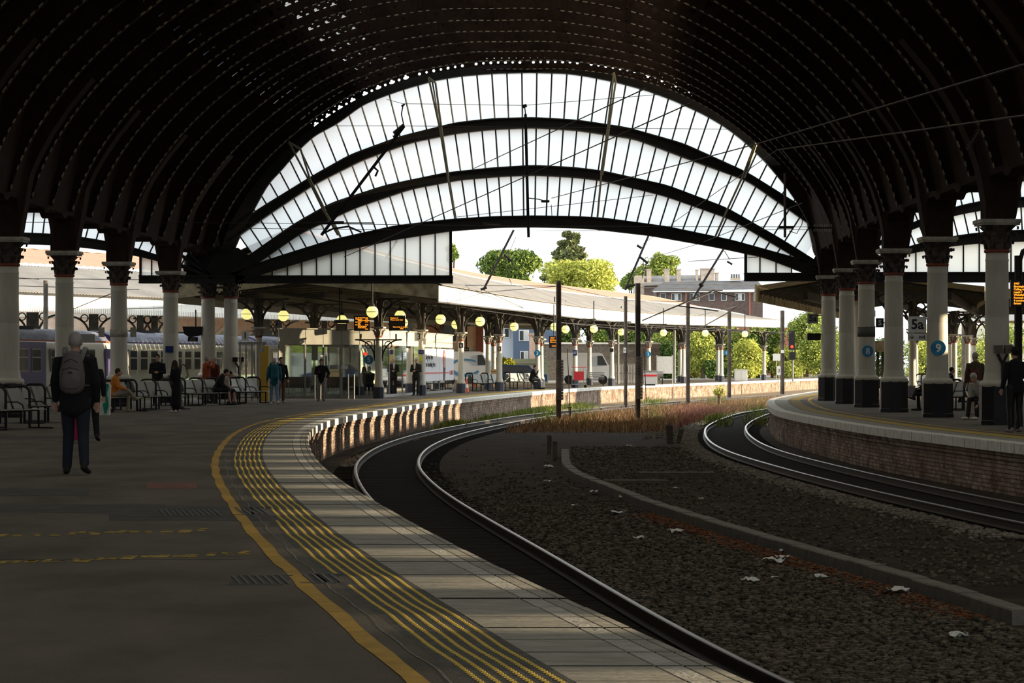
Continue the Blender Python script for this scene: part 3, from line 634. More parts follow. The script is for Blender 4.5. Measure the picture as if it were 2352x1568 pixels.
# ================================================================ end screens
ZP = lambda py, d=107.: 1.5+(HZ-py)*d/F
XP = lambda px, d=107.: (px-1176)*d/F
def sample(tab):
    xs = [a for a, b in tab]; zs_ = [b for a, b in tab]
    from numpy import interp
    return lambda x: float(interp(x, xs, zs_))
def smoothf(tab, x0, x1, sm=14):
    X = np.arange(x0-60, x1+60, 2.); Z = np.interp(X, [a for a, b in tab], [b for a, b in tab])
    # linear continuation at both ends
    s0 = (tab[1][1]-tab[0][1])/(tab[1][0]-tab[0][0]); s1 = (tab[-1][1]-tab[-2][1])/(tab[-1][0]-tab[-2][0])
    Z = np.where(X < tab[0][0], tab[0][1]+s0*(X-tab[0][0]), Z); Z = np.where(X > tab[-1][0], tab[-1][1]+s1*(X-tab[-1][0]), Z)
    n = int(sm*3/2); k = np.exp(-.5*(np.arange(-n, n+1)*2/sm)**2); k /= k.sum(); Z = np.convolve(np.pad(Z, n, mode='reflect', reflect_type='odd'), k, 'valid')
    return lambda x: float(np.interp(x, X, Z))
def screen(name, bands, cxy, dth, x0, x1, D, outer, pane_m, par_label, mull_th=.05, lim=None):
    t = struct(name)
    cx, cyy = cxy
    for i, (up, lo) in enumerate(bands):
        mb = MB(); mb.sweep([[(XP(x),D-.17,ZP(up(x))),(XP(x),D+.17,ZP(up(x))),(XP(x),D+.17,ZP(lo(x))),(XP(x),D-.17,ZP(lo(x)))] for x in fr(x0, x1, 8)], True)
        mb.sweep([[(XP(x),D-.26,ZP(up(x)-1)),(XP(x),D+.26,ZP(up(x)-1)),(XP(x),D+.26,ZP(up(x)+2)),(XP(x),D-.26,ZP(up(x)+2))] for x in fr(x0, x1, 8)], True)
        mb.sweep([[(XP(x),D-.26,ZP(lo(x)-2)),(XP(x),D+.26,ZP(lo(x)-2)),(XP(x),D+.26,ZP(lo(x)+1)),(XP(x),D-.26,ZP(lo(x)+1))] for x in fr(x0, x1, 8)], True)
        mb.build('arched_girder', 'ironblk', t)
    def hit(th, f):
        lo_, hi_ = 200, 1800   # radius along the ray
        g = lambda r: (cyy-r*math.cos(th))-f(cx+r*math.sin(th))   # >0: below curve f (image y grows down)
        for _ in range(40):
            m_ = (lo_+hi_)/2
            if g(m_) > 0: lo_ = m_
            else: hi_ = m_
        return (lo_+hi_)/2
    tops = [outer]+[b[1] for b in bands[:-1]]; bots = [b[0] for b in bands]
    for tf, bf in zip(tops, bots):
        K = int(.75/dth)
        for k in range(-K, K):
            a0, a1 = (k+.5)*dth, (k+1.5)*dth; pts = []
            h = [(hit(a, tf), hit(a, bf)) for a in (a0, (a0+a1)/2, a1)]
            P = lambda a, r: (cx+r*math.sin(a), cyy-r*math.cos(a))
            q = [P(a0,h[0][0]), P((a0+a1)/2,h[1][0]), P(a1,h[2][0]), P(a1,h[2][1]), P((a0+a1)/2,h[1][1]), P(a0,h[0][1])]
            if h[0][0]-h[0][1] < 3 and h[2][0]-h[2][1] < 3: continue
            if lim and not all(lim[0] <= p[0] <= lim[1] for p in q): continue
            if any(p[1] > 655 for p in q): continue
            if h[0][0] < h[0][1]: q[0] = q[5] = P(a0, (h[0][0]+h[0][1])/2)
            if h[2][0] < h[2][1]: q[2] = q[3] = P(a1, (h[2][0]+h[2][1])/2)
            v = [(XP(p[0]), D, ZP(p[1])) for p in q]; MB().add(v, [(0,1,2,3,4,5)]).build('pane', pane_m, t)
            if h[0][0]-h[0][1] > 3:
                a = Vector((XP(q[0][0]), D, ZP(q[0][1]))); b = Vector((XP(q[5][0]), D, ZP(q[5][1]))); dd = (b-a); MB().tube([a, b], .032, 4).build('glazing_bar', 'ironblk', t)
    return t
outer_tab = [(537,575),(560,520),(582,483),(617,418),(640,398),(678,352),(720,312),(775,283),(833,240),(885,219),(932,203),(1000,184),(1060,174),(1136,168),(1216,166),(1300,168),(1345,174),(1415,188),(1485,207),(1550,231),(1617,262),(1665,290),(1710,324),(1760,372),(1800,420),(1830,458),(1855,505),(1880,540),(1893,566)]
outf = smoothf(outer_tab, 536, 1895, 11)
b1 = (smoothf([(560,505),(583,486),(711,407),(803,355),(918,313),(1047,281),(1129,272),(1225,269),(1325,275),(1440,292),(1570,329),(1718,396),(1847,477),(1900,515)], 500, 1930), smoothf([(560,532),(622,488),(722,422),(833,366),(944,326),(1047,305),(1129,296),(1225,292),(1325,298),(1459,318),(1607,374),(1718,414),(1829,492),(1866,518)], 500, 1930))
b2 = (smoothf([(540,608),(674,514),(759,466),(885,425),(1025,396),(1129,385),(1225,379),(1320,384),(1385,392),(1533,425),(1670,477),(1792,547),(1877,600)], 500, 1930), smoothf([(560,622),(596,600),(692,534),(814,477),(944,433),(1055,412),(1150,404),(1225,401),(1320,406),(1385,414),(1525,448),(1681,503),(1829,590),(1870,616)], 500, 1930))
b3 = (smoothf([(560,615),(640,588),(759,551),(907,518),(1036,503),(1129,497),(1225,495),(1330,497),(1385,500),(1533,520),(1681,551),(1829,592),(1880,612)], 500, 1930), smoothf([(560,642),(592,631),(759,581),(907,549),(1036,529),(1147,521),(1225,520),(1348,523),(1496,540),(1644,566),(1755,590),(1860,630)], 500, 1930))
scr = screen('window_1', [b1, b2, b3], (1216, 1480), .0263, 532, 1900, 107.3, outf, 'glass_screen', '', lim=(536,1896))
# rim between vault and glass
mb = MB(); secs = []
for x in fr(536, 1895, 6):
    z = ZP(outf(x)); u = XP(x)-AX(107.3); a = math.atan2(z-4.9, u); rr = float(np.interp(a, th_list, _r)); r0 = math.hypot(u, z-4.9); rr = max(rr+.16, r0+.1)
    X1, Z1 = AX(107.3)+rr*math.cos(a), 4.9+rr*math.sin(a); secs.append([(XP(x),107.05,z),(XP(x),107.35,z),(X1,107.35,Z1),(X1,107.05,Z1)])
mb.sweep(secs, True); mb.build('rim_girder', 'ironblk', scr)
def lowpanel(name, xs, topf, zb, tr, D, par=None, frame_side=None, pm='glass_low'):
    t = par or struct(name)
    for a, b in zip(xs[:-1], xs[1:]):
        v = [(XP(a), D, ZP(zb)), (XP(b), D, ZP(zb)), (XP(b), D, ZP(min(topf(b), zb-1))), (XP(a), D, ZP(min(topf(a), zb-1)))]; MB().add(v, [(0,1,2,3)]).build('pane', pm, t)
    for a in xs: MB().box((XP(a)-.025, D-.05, ZP(zb)),(XP(a)+.025, D+.05, ZP(min(topf(a), zb-1)))).build('glazing_bar', 'ironblk', t)
    MB().box((XP(tr[0]), D-.2, ZP(tr[3])),(XP(tr[1]), D+.2, ZP(tr[2]))).box((XP(tr[0]), D-.3, ZP(tr[3])),(XP(tr[1]), D+.3, ZP(tr[3]-3))).box((XP(tr[0]), D-.3, ZP(tr[2]+3)),(XP(tr[1]), D+.3, ZP(tr[2]))).build('transom', 'ironblk', t)
    if frame_side: MB().box((XP(frame_side[0]), D-.1, ZP(tr[3])),(XP(frame_side[1]), D+.1, ZP(topf(frame_side[0])))).build('frame_post', 'ironblk', t)
lowpanel('window_2', [592,624,659,692,726,760,793,826,860.6,895.7,930,964.5,999,1033], b3[1], 632, (540,1040,632,650), 107.3, frame_side=(1032,1038))
lowpanel('window_3', [1714,1747,1784,1820], b3[1], 626, (1711,1900,626,645), 107.3, frame_side=(1711,1717))
# side screens
def sidescreen(name, c, hw, y0s, lim, mir=1):
    f = lambda yc, e=2.3, ed=640: (lambda x: yc+(ed-yc)*min(1.15, abs(x-c)/hw)**e)
    bb = [(f(y), f(y+22 if i < 2 else y+25)) for i, y in enumerate(y0s[1:])]
    t = screen(name, bb, (c, 1250), .034, lim[0], lim[1], 107.3, f(y0s[0], 2.3, 600), 'glass_screen', '', lim=lim); return bb
bl_ = sidescreen('window_4', 10, 480, (318, 392, 462, 534), (-520, 488)); br_ = sidescreen('window_5', 2388, 480, (318, 392, 452, 528), (1912, 2860))
lowpanel('window_6', [322,346,371,396,421,446], bl_[2][1], 632, (318,560,632,650), 107.3, frame_side=(318,323)); lowpanel('window_7', [1960+k*36.5 for k in range(25)], br_[2][1], 624, (1905,2860,624,648), 107.3, pm='glass_low')
MB().prism([(XP(a), ZP(b)) for a, b in ((420,588),(462,560),(545,568),(596,604),(600,632),(420,640))], (0,107.36,0), (1,0,0), (0,0,1), .03).build('spandrel_plate','ironblk',scr)
MB().prism([(XP(a), ZP(b)) for a, b in ((1890,560),(1940,512),(1990,520),(2006,628),(1850,632))], (0,107.36,0), (1,0,0), (0,0,1), .03).build('spandrel_plate','ironblk',scr)
gp = MB(); gp.sweep([[(epoint(-SM+2*SM*i/90, .50)[0], 0, epoint(-SM+2*SM*i/90, .50)[1]), (epoint(-SM+2*SM*i/90, 1.9)[0], 0, epoint(-SM+2*SM*i/90, 1.9)[1])] for i in range(91)]); gp.build('gable_plate','ironblk',ceil,loc=(AX(107),107.12,0),rz=PHI(107))
# wind braces in front of the screen
def bars(name, segs, r, m, label, cat, d=106.3, n=5):
    t = thing(name, label, cat)
    for s_ in segs:
        (x0,y0,x1,y1) = s_[:4]; d0 = s_[4] if len(s_) > 4 else d; d1 = s_[5] if len(s_) > 5 else d0
        MB().tube([W(x0,y0,d0), W(x1,y1,d1)], s_[6] if len(s_) > 6 else r, n).build('bar', m, t)
    return t
bars('wind_brace', [(663,326,705,406),(690,342,712,412),(663,326,690,342),(705,406,745,488),(712,412,748,486),(748,488,783,546),(745,486,776,540)], .045, 'brace', 'cream triangular brace post, leftmost in front of the big arched window', 'brace', 106.4)
bars('wind_brace', [(984,178,1010,295),(1000,190,1014,296),(984,178,1000,190),(1010,295,1028,405),(1014,296,1030,405),(1028,405,1045,502)], .045, 'brace', 'cream brace post left of centre of the big arched window', 'brace', 106.4)
bars('wind_brace', [(1410,166,1396,290),(1414,188,1399,292),(1410,166,1414,188),(1396,290,1380,400),(1399,292,1383,402),(1381,400,1372,500)], .045, 'brace', 'cream brace post right of centre of the big arched window', 'brace', 106.4)
bars('wind_brace', [(1737,322,1706,404),(1737,332,1709,408),(1706,404,1668,486),(1668,486,1643,542)], .045, 'brace', 'dark cream brace post, rightmost in front of the big arched window', 'brace', 106.4)
# clamped boxes and lamps on columns
# ================================================================ long canopy of the near platform beyond the vault
def itp(t): return lambda y: float(np.interp(y, [a for a, b in t], [b for a, b in t]))
ZB = itp([(107,4.09),(143,4.34),(182,4.30),(240,4.80)]); ZT = itp([(107,4.76),(143,4.93),(182,5.0),(240,5.42)])
cb = thing('platform_canopy', 'long curving canopy with white fascia and red brown ridge over the near platform', 'canopy')
def off(f, y, o): n_ = nrm(f, y); return Vector((f(y), y, 0))+n_*o   # o>0 towards the tracks
fy = lambda y, o: off(EDGE, y, o)
y = 109.6
while y < 240:
    a, b = y+.022, min(y+.56, 240)-.022; mb = MB(); pa, pb = fy(a,-.95), fy(b,-.95); pc, pd = fy(b,-1.0), fy(a,-1.0)
    zb1, zb2, zt1, zt2 = ZB(a), ZB(b), ZT(a), ZT(b)
    v = [(pa.x,pa.y,zb1),(pb.x,pb.y,zb2),(pc.x,pc.y,zb2),(pd.x,pd.y,zb1),(pa.x,pa.y,zt1),(pb.x,pb.y,zt2),(pc.x,pc.y,zt2),(pd.x,pd.y,zt1)]
    mb.add(v, [(0,3,2,1),(4,5,6,7),(0,1,5,4),(1,2,6,5),(2,3,7,6),(3,0,4,7)]); mb.build('fascia_panel', 'white', cb); y += .56
teeth = MB(); y = 109.7
while y < 238:
    p = fy(y,-.975); teeth.cbox((p.x,p.y,ZB(y)-.03),(.05,.07,.07)); y += .16
teeth.build('fascia_teeth', 'white', cb, kind='stuff')
def roofstrip(name, m, o0, z0, o1, z1, y0, y1, amp=.0, st=2., th=.03):
    mb = MB(); ys = fr(y0, y1, st); secs = []
    for i, y in enumerate(ys):
        p, q_ = fy(y, o0), fy(y, o1); dz = amp*(i % 2); secs.append([(p.x,p.y,z0(y)+dz),(q_.x,q_.y,z1(y)+dz),(q_.x,q_.y,z1(y)+dz-th),(p.x,p.y,z0(y)+dz-th)])
    mb.sweep(secs, True); return mb.build(name, m, cb)
Z2 = itp([(107,6.20),(160,6.17),(203,6.15),(225,6.1),(240,5.9)]); Z3 = itp([(107,7.17),(160,7.05),(213,6.97),(228,6.7),(240,6.0)])
roofstrip('corrugated_sheet', 'grey_roof', -.8, lambda y: ZT(y)+.03, -4.2, Z2, 109.6, 240, .035, .11)
roofstrip('sheet_edge', 'white', -4.15, lambda y: Z2(y)+.05, -4.3, lambda y: Z2(y)+.11, 109.6, 240, .03, .25)
roofstrip('ridge_sheet', 'red_roof', -4.2, lambda y: Z2(y)+.02, -7.2, Z3, 109.6, 240, .012, .3)
roofstrip('ridge_cap', mat('pale ridge cap', (.62,.42,.28), .8), -7.1, lambda y: Z3(y)+.02, -7.5, lambda y: Z3(y)+.03, 109.6, 240)
roofstrip('rear_sheet', 'grey_roof', -7.5, Z3, -12.6, lambda y: 4.9, 109.6, 240)
roofstrip('soffit_boards', 'under', -1.0, lambda y: ZT(y)-.12, -6.9, lambda y: 5.7, 109.6, 240); roofstrip('soffit_boards', 'under', -6.9, lambda y: 5.7, -12.5, lambda y: 4.75, 109.6, 240)
roofstrip('rear_fascia', mat('dark grey fascia', (.22,.21,.17), .8), -12.55, lambda y: 4.8, -12.6, lambda y: 4.12, 109.6, 200, th=.04)  # rear fascia in one flat dark grey
MB().add([fy(109.6,-.95)+Vector((0,0,4.2)), fy(109.6,-7)+Vector((0,0,4.9)), fy(109.6,-12.6)+Vector((0,0,4.2)), fy(109.6,-12.6)+Vector((0,0,4.9)), fy(109.6,-7)+Vector((0,0,6.9)), fy(109.6,-.95)+Vector((0,0,4.8))], [(0,1,2,3,4,5)]).build('end_boards', 'under', cb)
for y in fr(111, 238, 2.6):
    a, b = fy(y,-1.1), fy(y,-12.4); MB().tube([a+Vector((0,0,ZB(y)+.35)), fy(y,-6.8)+Vector((0,0,4.9)), b+Vector((0,0,4.55))], .07, 4).build('rafter', 'beam', cb)
for o_ in (-3.6, -6.0, -8.8, -11.4):
    mb = MB(); mb.sweep([[(lambda p: (p.x-.1, p.y, 4.28))(fy(y,o_)), (lambda p: (p.x+.1, p.y, 4.28))(fy(y,o_)), (lambda p: (p.x+.1, p.y, 4.52))(fy(y,o_)), (lambda p: (p.x-.1, p.y, 4.52))(fy(y,o_))] for y in fr(110, 238, 2)], True); mb.build('girder', 'beam', cb)
# canopy columns with ring brackets
def quarter(mb, cx, cz, r, a0, a1, wd, th, n=10):
    mb.sweep([[(cx+(r-wd/2)*math.cos(a), -th/2, cz+(r-wd/2)*math.sin(a)), (cx+(r-wd/2)*math.cos(a), th/2, cz+(r-wd/2)*math.sin(a)), (cx+(r+wd/2)*math.cos(a), th/2, cz+(r+wd/2)*math.sin(a)), (cx+(r+wd/2)*math.cos(a), -th/2, cz+(r+wd/2)*math.sin(a))] for a in [a0+(a1-a0)*i/n for i in range(n+1)]], True)
br = MB()
for s_ in (-1, 1):
    quarter(br, s_*1.28, 3.1, 1.15, PI if s_ > 0 else 0, PI/2, .09, .08, 12); quarter(br, s_*.36, 4.02, .21, 0, 2*PI, .06, .08, 16)
br.box((-1.35,-.05,4.2),(1.35,.05,4.28)); br_me_ = br.mesh('ring_bracket', 'beam')
def canopy_column(H=3.08):
    t = thing('canopy_column', 'x', 'column', (0,0,0), 0, 'slim cream columns holding up the platform canopies')
    MB().lathe([(.24,0),(.24,.46),(.22,.50)], 8, ph=PI/8).build('plinth', mat('slate blue plinth', (.05,.055,.075), .5), t)
    MB().lathe([(.215,.48),(.225,.52),(.19,.60),(.165,.68),(.155,1.2),(.14,2.62)], 16).build('shaft', 'col', t, 'a')
    MB().lathe([(.15,2.60),(.165,2.64),(.15,2.68)], 14).build('neck_ring', 'neck', t, True)
    cp = MB(); cp.lathe([(.14,2.66),(.15,2.8),(.20,2.95),(.25,3.0)], 10)
    for k in range(6):
        a = PI*k/3; cp.limb([(math.cos(a)*.16, math.sin(a)*.16, 2.7),(math.cos(a)*.2, math.sin(a)*.2, 2.85),(math.cos(a)*.26, math.sin(a)*.26, 2.92)], [.03,.04,.03], 5)
    cp.build('capital', mat('canopy capital', (.26,.23,.19), .85, var=.4, scale=8), t)
    MB().box((-.26,-.26,2.99),(.26,.26,3.06)).build('abacus', 'abacus', t)
    MB().box((-.16,-.16,3.06),(.16,.16,4.3)).build('upper_post', 'beam', t); 
    inst('ring_bracket', br_me_, t, rz=0); inst('ring_bracket', br_me_, t, rz=PI/2); return t
cc = canopy_column(); ccuse = [cc]
def put_cc(px, d, label, rz=None):
    p = W(px, HZ, d); rz = PHI(d)*.8-.1 if rz is None else rz
    if ccuse: c = ccuse.pop(); c.location = (p.x, p.y, 0); c.rotation_euler.z = rz; c['label'] = label; return c
    return dup(cc, (p.x, p.y, 0), rz, label)
for a in ((870,111.5,'slim canopy column carrying the two amber departure boards'),(968,121.5,'slim canopy column behind the man in the suit, white 3 sign on it'),(1059,131,'slim canopy column with small dark 6 sign right of the railway poster'),(1147,140.5,'slim canopy column with small brown sign, right of the first loop bench'),(1235,152,'slim canopy column with the round blue 3 sign'),(1321,163,'slim canopy column with the small blue ST sign'),(1405,174,'slim canopy column with small dark notice in front of the white van end'),(1490,185,'slim canopy column with the round blue 2 sign'),(1570,197,'slim canopy column beside the mast, third from the canopy end'),(1657,211,'slim canopy column next to last before the canopy end'),(1755,232,'slim canopy column at the far tip of the canopy'),
          (594,112,'slim canopy column left of the glass waiting room by the yellow posts'),(722,122,'canopy column rising behind the glass waiting room'),(1121,149,'rear slim canopy column close left of the small brown sign column'),(1134,168,'thin rear column with a timber box at its foot'),(1243,166,'rear slim canopy column half hidden by the round blue 3 sign column'),(1354,181,'rear slim canopy column by the red luggage trolleys'),(1562,206,'rear column half hidden third from the canopy end'),(1649,219,'rear column half hidden, next to last of the canopy')): put_cc(*a)
# lamp globes
def make_globe():
    t = thing('globe_lamp', 'x', 'lamp', (0,0,0), 0, 'yellow globe lamps hanging under the near canopy')
    MB().sphere((0,0,0), .25, 20).build('globe', 'globe', t, True); MB().lathe([(.26,-.01),(.265,0),(.26,.012)], 20).build('band', 'ironblk', t)
    MB().lathe([(.10,.22),(.13,.26),(.07,.36),(.03,.40)], 12).build('lamp_cap', 'ironblk', t); MB().tube([(0,0,.35),(0,0,1.75)], .035, 6).build('stem', 'ironblk', t); return t
gl = make_globe(); gused = False
for px, py, d, lb in ((567,721,114,'leftmost globe lamp, beside the sunlit far column'),(651,725,118,'second globe lamp from the left, above the waiting room corner'),(785,735,121,'partly hidden globe lamp behind the dark hanging box'),(855,716,109,'brightest globe lamp directly above the left departure board'),(919,725,118,'globe lamp half behind the right departure board'),(926,741,133,'lower globe lamp hidden mostly by the right departure board'),(1012,733,128,'globe lamp above the white fascia sheet of the waiting room poster'),(1103,738,134,'globe lamp left of the small brown sign column'),(1047,745,146,'small half hidden globe lamp left of the dark 6 sign'),(1181,750,149,'globe lamp in front of the blue house'),(1274,750,152,'globe lamp half behind the tall black mast'),(1299,756,160,'globe lamp just right of the tall black mast'),(1364,755,163,'globe lamp between the ST sign column and the trolley column'),(1427,762,178,'globe lamp left of the second tall black mast'),(1524,764,185,'globe lamp right of the round blue 2 sign column'),(1620,765,190,'globe lamp second from the canopy tip'),(1711,767,196,'globe lamp nearest the canopy tip')):
    p = W(px, py, d)
    if not gused: gl.location = p; gl['label'] = lb; gused = True
    else: dup(gl, p, 0, lb)
# ================================================================ canopy beyond the left tracks, with toothed valance, and the station building behind
ca = thing('station_canopy', 'grey and red brown canopy with a white comb valance beyond the train', 'canopy')
CA = curve([(100,-34),(124,-29),(136,-25.6),(144,-21.6),(156,-15.3),(170,-8.6),(184,-2.2),(200,6)], smooth=4)
ga = lambda y, o: off(CA, y, -o)
ZA = itp([(124,4.15),(140,4.2),(156,4.15),(184,4.2),(205,4.4)])
def strips(name, m, o0, z0, o1, z1, y0=122, y1=200, st=.5, amp=0, th=.03):
    mb = MB(); secs = []
    for i, y in enumerate(fr(y0, y1, st)):
        p, q_ = ga(y, o0), ga(y, o1); dz = amp*(i%2); a, b = (z0(y) if callable(z0) else z0), (z1(y) if callable(z1) else z1); secs.append([(p.x,p.y,a+dz),(q_.x,q_.y,b+dz),(q_.x,q_.y,b+dz-th),(p.x,p.y,a+dz-th)])
    mb.sweep(secs, True); return mb.build(name, m, ca)
y = 124
while y < 200:
    p, q_ = ga(y+.015, 0), ga(y+1.2-.015, 0); z0, z1 = ZA(y), ZA(y+1.2)
    MB().add([(p.x,p.y,z0+.28),(q_.x,q_.y,z1+.28),(q_.x,q_.y,z1+.88),(p.x,p.y,z0+.88),(p.x-.03,p.y+.04,z0+.28),(q_.x-.03,q_.y+.04,z1+.28),(q_.x-.03,q_.y+.04,z1+.88),(p.x-.03,p.y+.04,z0+.88)], [(0,1,2,3),(7,6,5,4),(0,4,5,1),(1,5,6,2),(2,6,7,3),(3,7,4,0)]).build('valance_board', 'white', ca); y += 1.2
me = MB().prism([(-.058,.30),(.058,.30),(.058,.06),(.03,.0),(-.03,.0),(-.058,.06)], (0,0,0), (1,0,0), (0,0,1), .03).mesh('valance_tooth', 'white')
y = 124; allt = MB(); k = 0
while y < 200:
    p = ga(y, 0); n_ = nrm(CA, y); rz = math.atan2(-n_.x, n_.y)+PI/2
    tx = Vector((-n_.y, n_.x, 0))
    if k < 300: inst('valance_tooth', me, ca, (p.x, p.y, ZA(y)), math.atan2(tx.y, tx.x))
    else: allt.prism([(-.058,.30),(.058,.30),(.058,0),(-.058,0)], (p.x,p.y,ZA(y)), tx, (0,0,1), .03)
    y += .155; k += 1
allt.build('valance_teeth', 'white', ca, kind='stuff')
strips('gutter', 'ironblk', -.10, lambda y: ZA(y)+1.0, .06, lambda y: ZA(y)+1.0, th=.12, st=2)
strips('corrugated_sheet', 'grey_roof', .0, lambda y: ZA(y)+1.02, 6.3, 6.95, st=.13, amp=.05); strips('sheet_edge', 'white', 6.2, 7.0, 6.45, 7.1, st=.3, amp=.06)
strips('ridge_sheet', 'red_roof', 6.3, 7.05, 12.5, 8.35, st=.4, amp=.02); strips('ridge_cap', mat('pale ridge cap', (.66,.47,.33), .8), 12.4, 8.38, 13.4, 8.44, st=.6, amp=.04)
strips('soffit_boards', 'under', .05, lambda y: ZA(y)+.75, 12, 5.2, st=2)
def double_post(px, d, label, wd=.62):
    p = W(px, HZ, d); t = thing('bracket_column', label, 'column', (p.x,p.y,0), 0, 'dark bracketed columns under the far left canopy'); w2 = wd/2
    MB().box((-w2,-.15,3.0),(w2,.15,4.25)).build('upper_post', 'beam', t); MB().box((-w2-.1,-.25,2.9),(w2+.1,.25,3.0)).build('abacus', 'abacus', t); MB().lathe([(.16,0),(.15,2.9)], 12).build('shaft', 'col', t, True)
    for s_ in (-1,1):
        mb = MB(); quarter(mb, s_*(w2+1.05), 3.05, 1.05, PI if s_ > 0 else 0, PI/2, .11, .09, 10); mb.build('curved_bracket', 'beam', t)
        mb = MB(); quarter(mb, s_*(w2+.26), 4.02, .2, 0, 2*PI, .06, .09, 14); mb.build('bracket_ring', 'beam', t)
for a in ((75,141,'dark bracketed column left of the lamp post beyond the train'),(215,146,'dark bracketed column between the second and third cream columns',.5),(322,150,'dark bracketed column seen left of the narrow navy notice column',.35),(355,151,'dark bracketed column hard left of the navy notice column',.35),(612,160,'dark bracketed column left of the waiting room roof',.5),(640,160.5,'dark bracketed column over the waiting room left end',.4),(745,166,'dark bracketed column seen above the middle of the waiting room',.35),(938,174,'dark bracketed column below the right departure board',.6),(1030,179,'dark double bracketed column above the poster',.9)): double_post(*a)
# station building with pale window bays
sb = thing('station_building', 'long sunlit brick station building with pale stone window bays behind the left canopy', 'building')
BL = [W(-60,HZ,168), W(330,HZ,172), W(700,HZ,186), W(1108,HZ,205)]
for i in range(3):
    a, b = BL[i], BL[i+1]; L = (b-a).length; dx = (b-a).normalized(); n_ = Vector((dx.y,-dx.x,0))
    def P2(s, z, o=0): q_ = a+dx*s+n_*o; return (q_.x, q_.y, z)
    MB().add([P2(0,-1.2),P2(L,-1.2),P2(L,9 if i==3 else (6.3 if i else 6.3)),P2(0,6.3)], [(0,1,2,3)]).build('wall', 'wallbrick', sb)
    s = .8
    while s < L-1.5:
        wd = 1.1; mb = MB(); 
        mb.add([P2(s-.2,.6,.05),P2(s+wd+.2,.6,.05),P2(s+wd+.2,3.6,.05),P2(s+wd/2,4.0,.05),P2(s-.2,3.6,.05)],[(0,1,2,3,4)]); fm = mb.build('window', 'stonetrim', sb)
        MB().add([P2(s,.9,.08),P2(s+wd,.9,.08),P2(s+wd,3.4,.08),P2(s+wd/2,3.7,.08),P2(s,3.4,.08)],[(0,1,2,3,4)]).build('pane', 'curtain' if random.random() < .7 else 'windowdark', fm)
        s += 3.3
    for zc in (3.05, 4.5, 5.6): MB().add([P2(0,zc,.06),P2(L,zc,.06),P2(L,zc+.22,.06),P2(0,zc+.22,.06)],[(0,1,2,3)]).build('string_course', 'stonetrim', sb)
# brick building with arched windows right of the waiting room
bb = thing('brick_building', 'sunlit brick building with two arched windows behind the loop benches', 'building')
a0 = W(1036, HZ, 198); b0 = W(1108, HZ, 196)
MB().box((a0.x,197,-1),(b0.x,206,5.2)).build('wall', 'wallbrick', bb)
for px in (1044, 1086):
    c = W(px, HZ, 197); mb = MB(); pl = [(-.42,.2),(.42,.2),(.42,2.2),(.3,2.55),(0,2.7),(-.3,2.55),(-.42,2.2)]; mb.prism(pl, (c.x,196.95,0), (1,0,0), (0,0,1), .12); f_ = mb.build('window', 'stonetrim', bb)
    MB().prism([(x*.78, .3+(z-.2)*.93) for x, z in pl], (c.x,196.88,0), (1,0,0), (0,0,1), .03).build('pane', 'curtain', f_)
MB().box((b0.x-.5,196.7,-1),(b0.x+.05,197,5.2)).build('corner_pier', 'redtile', bb); 
MB().tube([W(1071,745,195),W(1071,806,195)], .06, 6).build('hanging_rod', 'ironblk', bb)
# ================================================================ glass waiting room
wr = thing('waiting_room', 'glass walled waiting room with cream fascia on the platform under the canopy', 'waiting room')
c0 = W(640, HZ, 111.5); c1 = W(866, HZ, 113); c2 = W(1040, HZ, 137.5); c3 = Vector((c2.x-5.0, c2.y+1.3, 0)); wrf = mat('waiting room fascia', (.44,.43,.36), .6, var=.08)

for q_ in (c0, c1, c2, c3): q_.z = 0
def wallseg(a, b, fs, zt=2.95, zf=2.30, poster=()):
    dx = (b-a).normalized(); L = (b-a).length; n_ = Vector((dx.y,-dx.x,0))
    def box_(s0, s1, z0, z1, o0, o1, name, m, par=wr, label=None):
        v = []
        for z in (z0, z1):
            for s_, o_ in ((s0,o0),(s1,o0),(s1,o1),(s0,o1)): q_ = a+dx*s_+n_*o_; v.append((q_.x,q_.y,z))
        return MB().add(v, [(0,3,2,1),(4,5,6,7),(0,1,5,4),(1,2,6,5),(2,3,7,6),(3,0,4,7)]).build(name, m, par, label=label)
    ks = [0]+fs+[L]
    for i in range(len(ks)-1):
        box_(ks[i]+.01, ks[i+1]-.01, zf, zt, -.1, .0, 'fascia_panel', wrf); box_(ks[i]+.03, ks[i+1]-.03, .12, zf, -.04, -.03, 'glass_pane', 'glass')
        box_(ks[i]-.03, ks[i]+.03, 0, zf, -.07, .0, 'mullion', 'steel')
    box_(0, L, .0, .12, -.08, 0, 'sill', 'steel'); box_(0, L, zt, zt+.05, -.3, .06, 'roof_edge', wrf); return box_
L1 = (c1-c0).length; L2 = (c2-c1).length
bx1 = wallseg(c0, c1, [L1*f_ for f_ in (.27,.45,.64,.82)]); bx2 = wallseg(c1, c2, [L2*f_ for f_ in (.14,.30,.44,.58,.80)])
MB().add([(*(c0+Vector((0,0,2.93))),),(*(c1+Vector((0,0,2.93))),),(*(c2+Vector((0,0,2.93))),),(*(c3+Vector((0,0,2.93))),)], [(0,1,2,3)]).build('roof', wrf, wr)
bx1(0,.28,0,2.95,-.05,.02,'corner_panel',wrf); 
wallseg(c3, c0+Vector((0,.2,0)), [4,8,12,16,20])
# door opening frame and notice
for f_ in (.47,.62): bx1(L1*f_, L1*f_+.06, 0, 2.2, -.02, .05, 'door_post', 'steel')
bx1(L1*.66, L1*.92, .0, .9, -.45, -.4, 'inner_panel', 'black'); bx1(L1*.60, L1*.70, 1.25, 1.40, -.02, .01, 'notice', 'signwhite'); bx1(L1*.42, L1*.46, 1.55, 1.85, -.02, .01, 'notice', 'signwhite')
bx1(L1*.88, L1*.92, 1.85, 1.97, -.3, -.27, 'red_display', 'redlight')
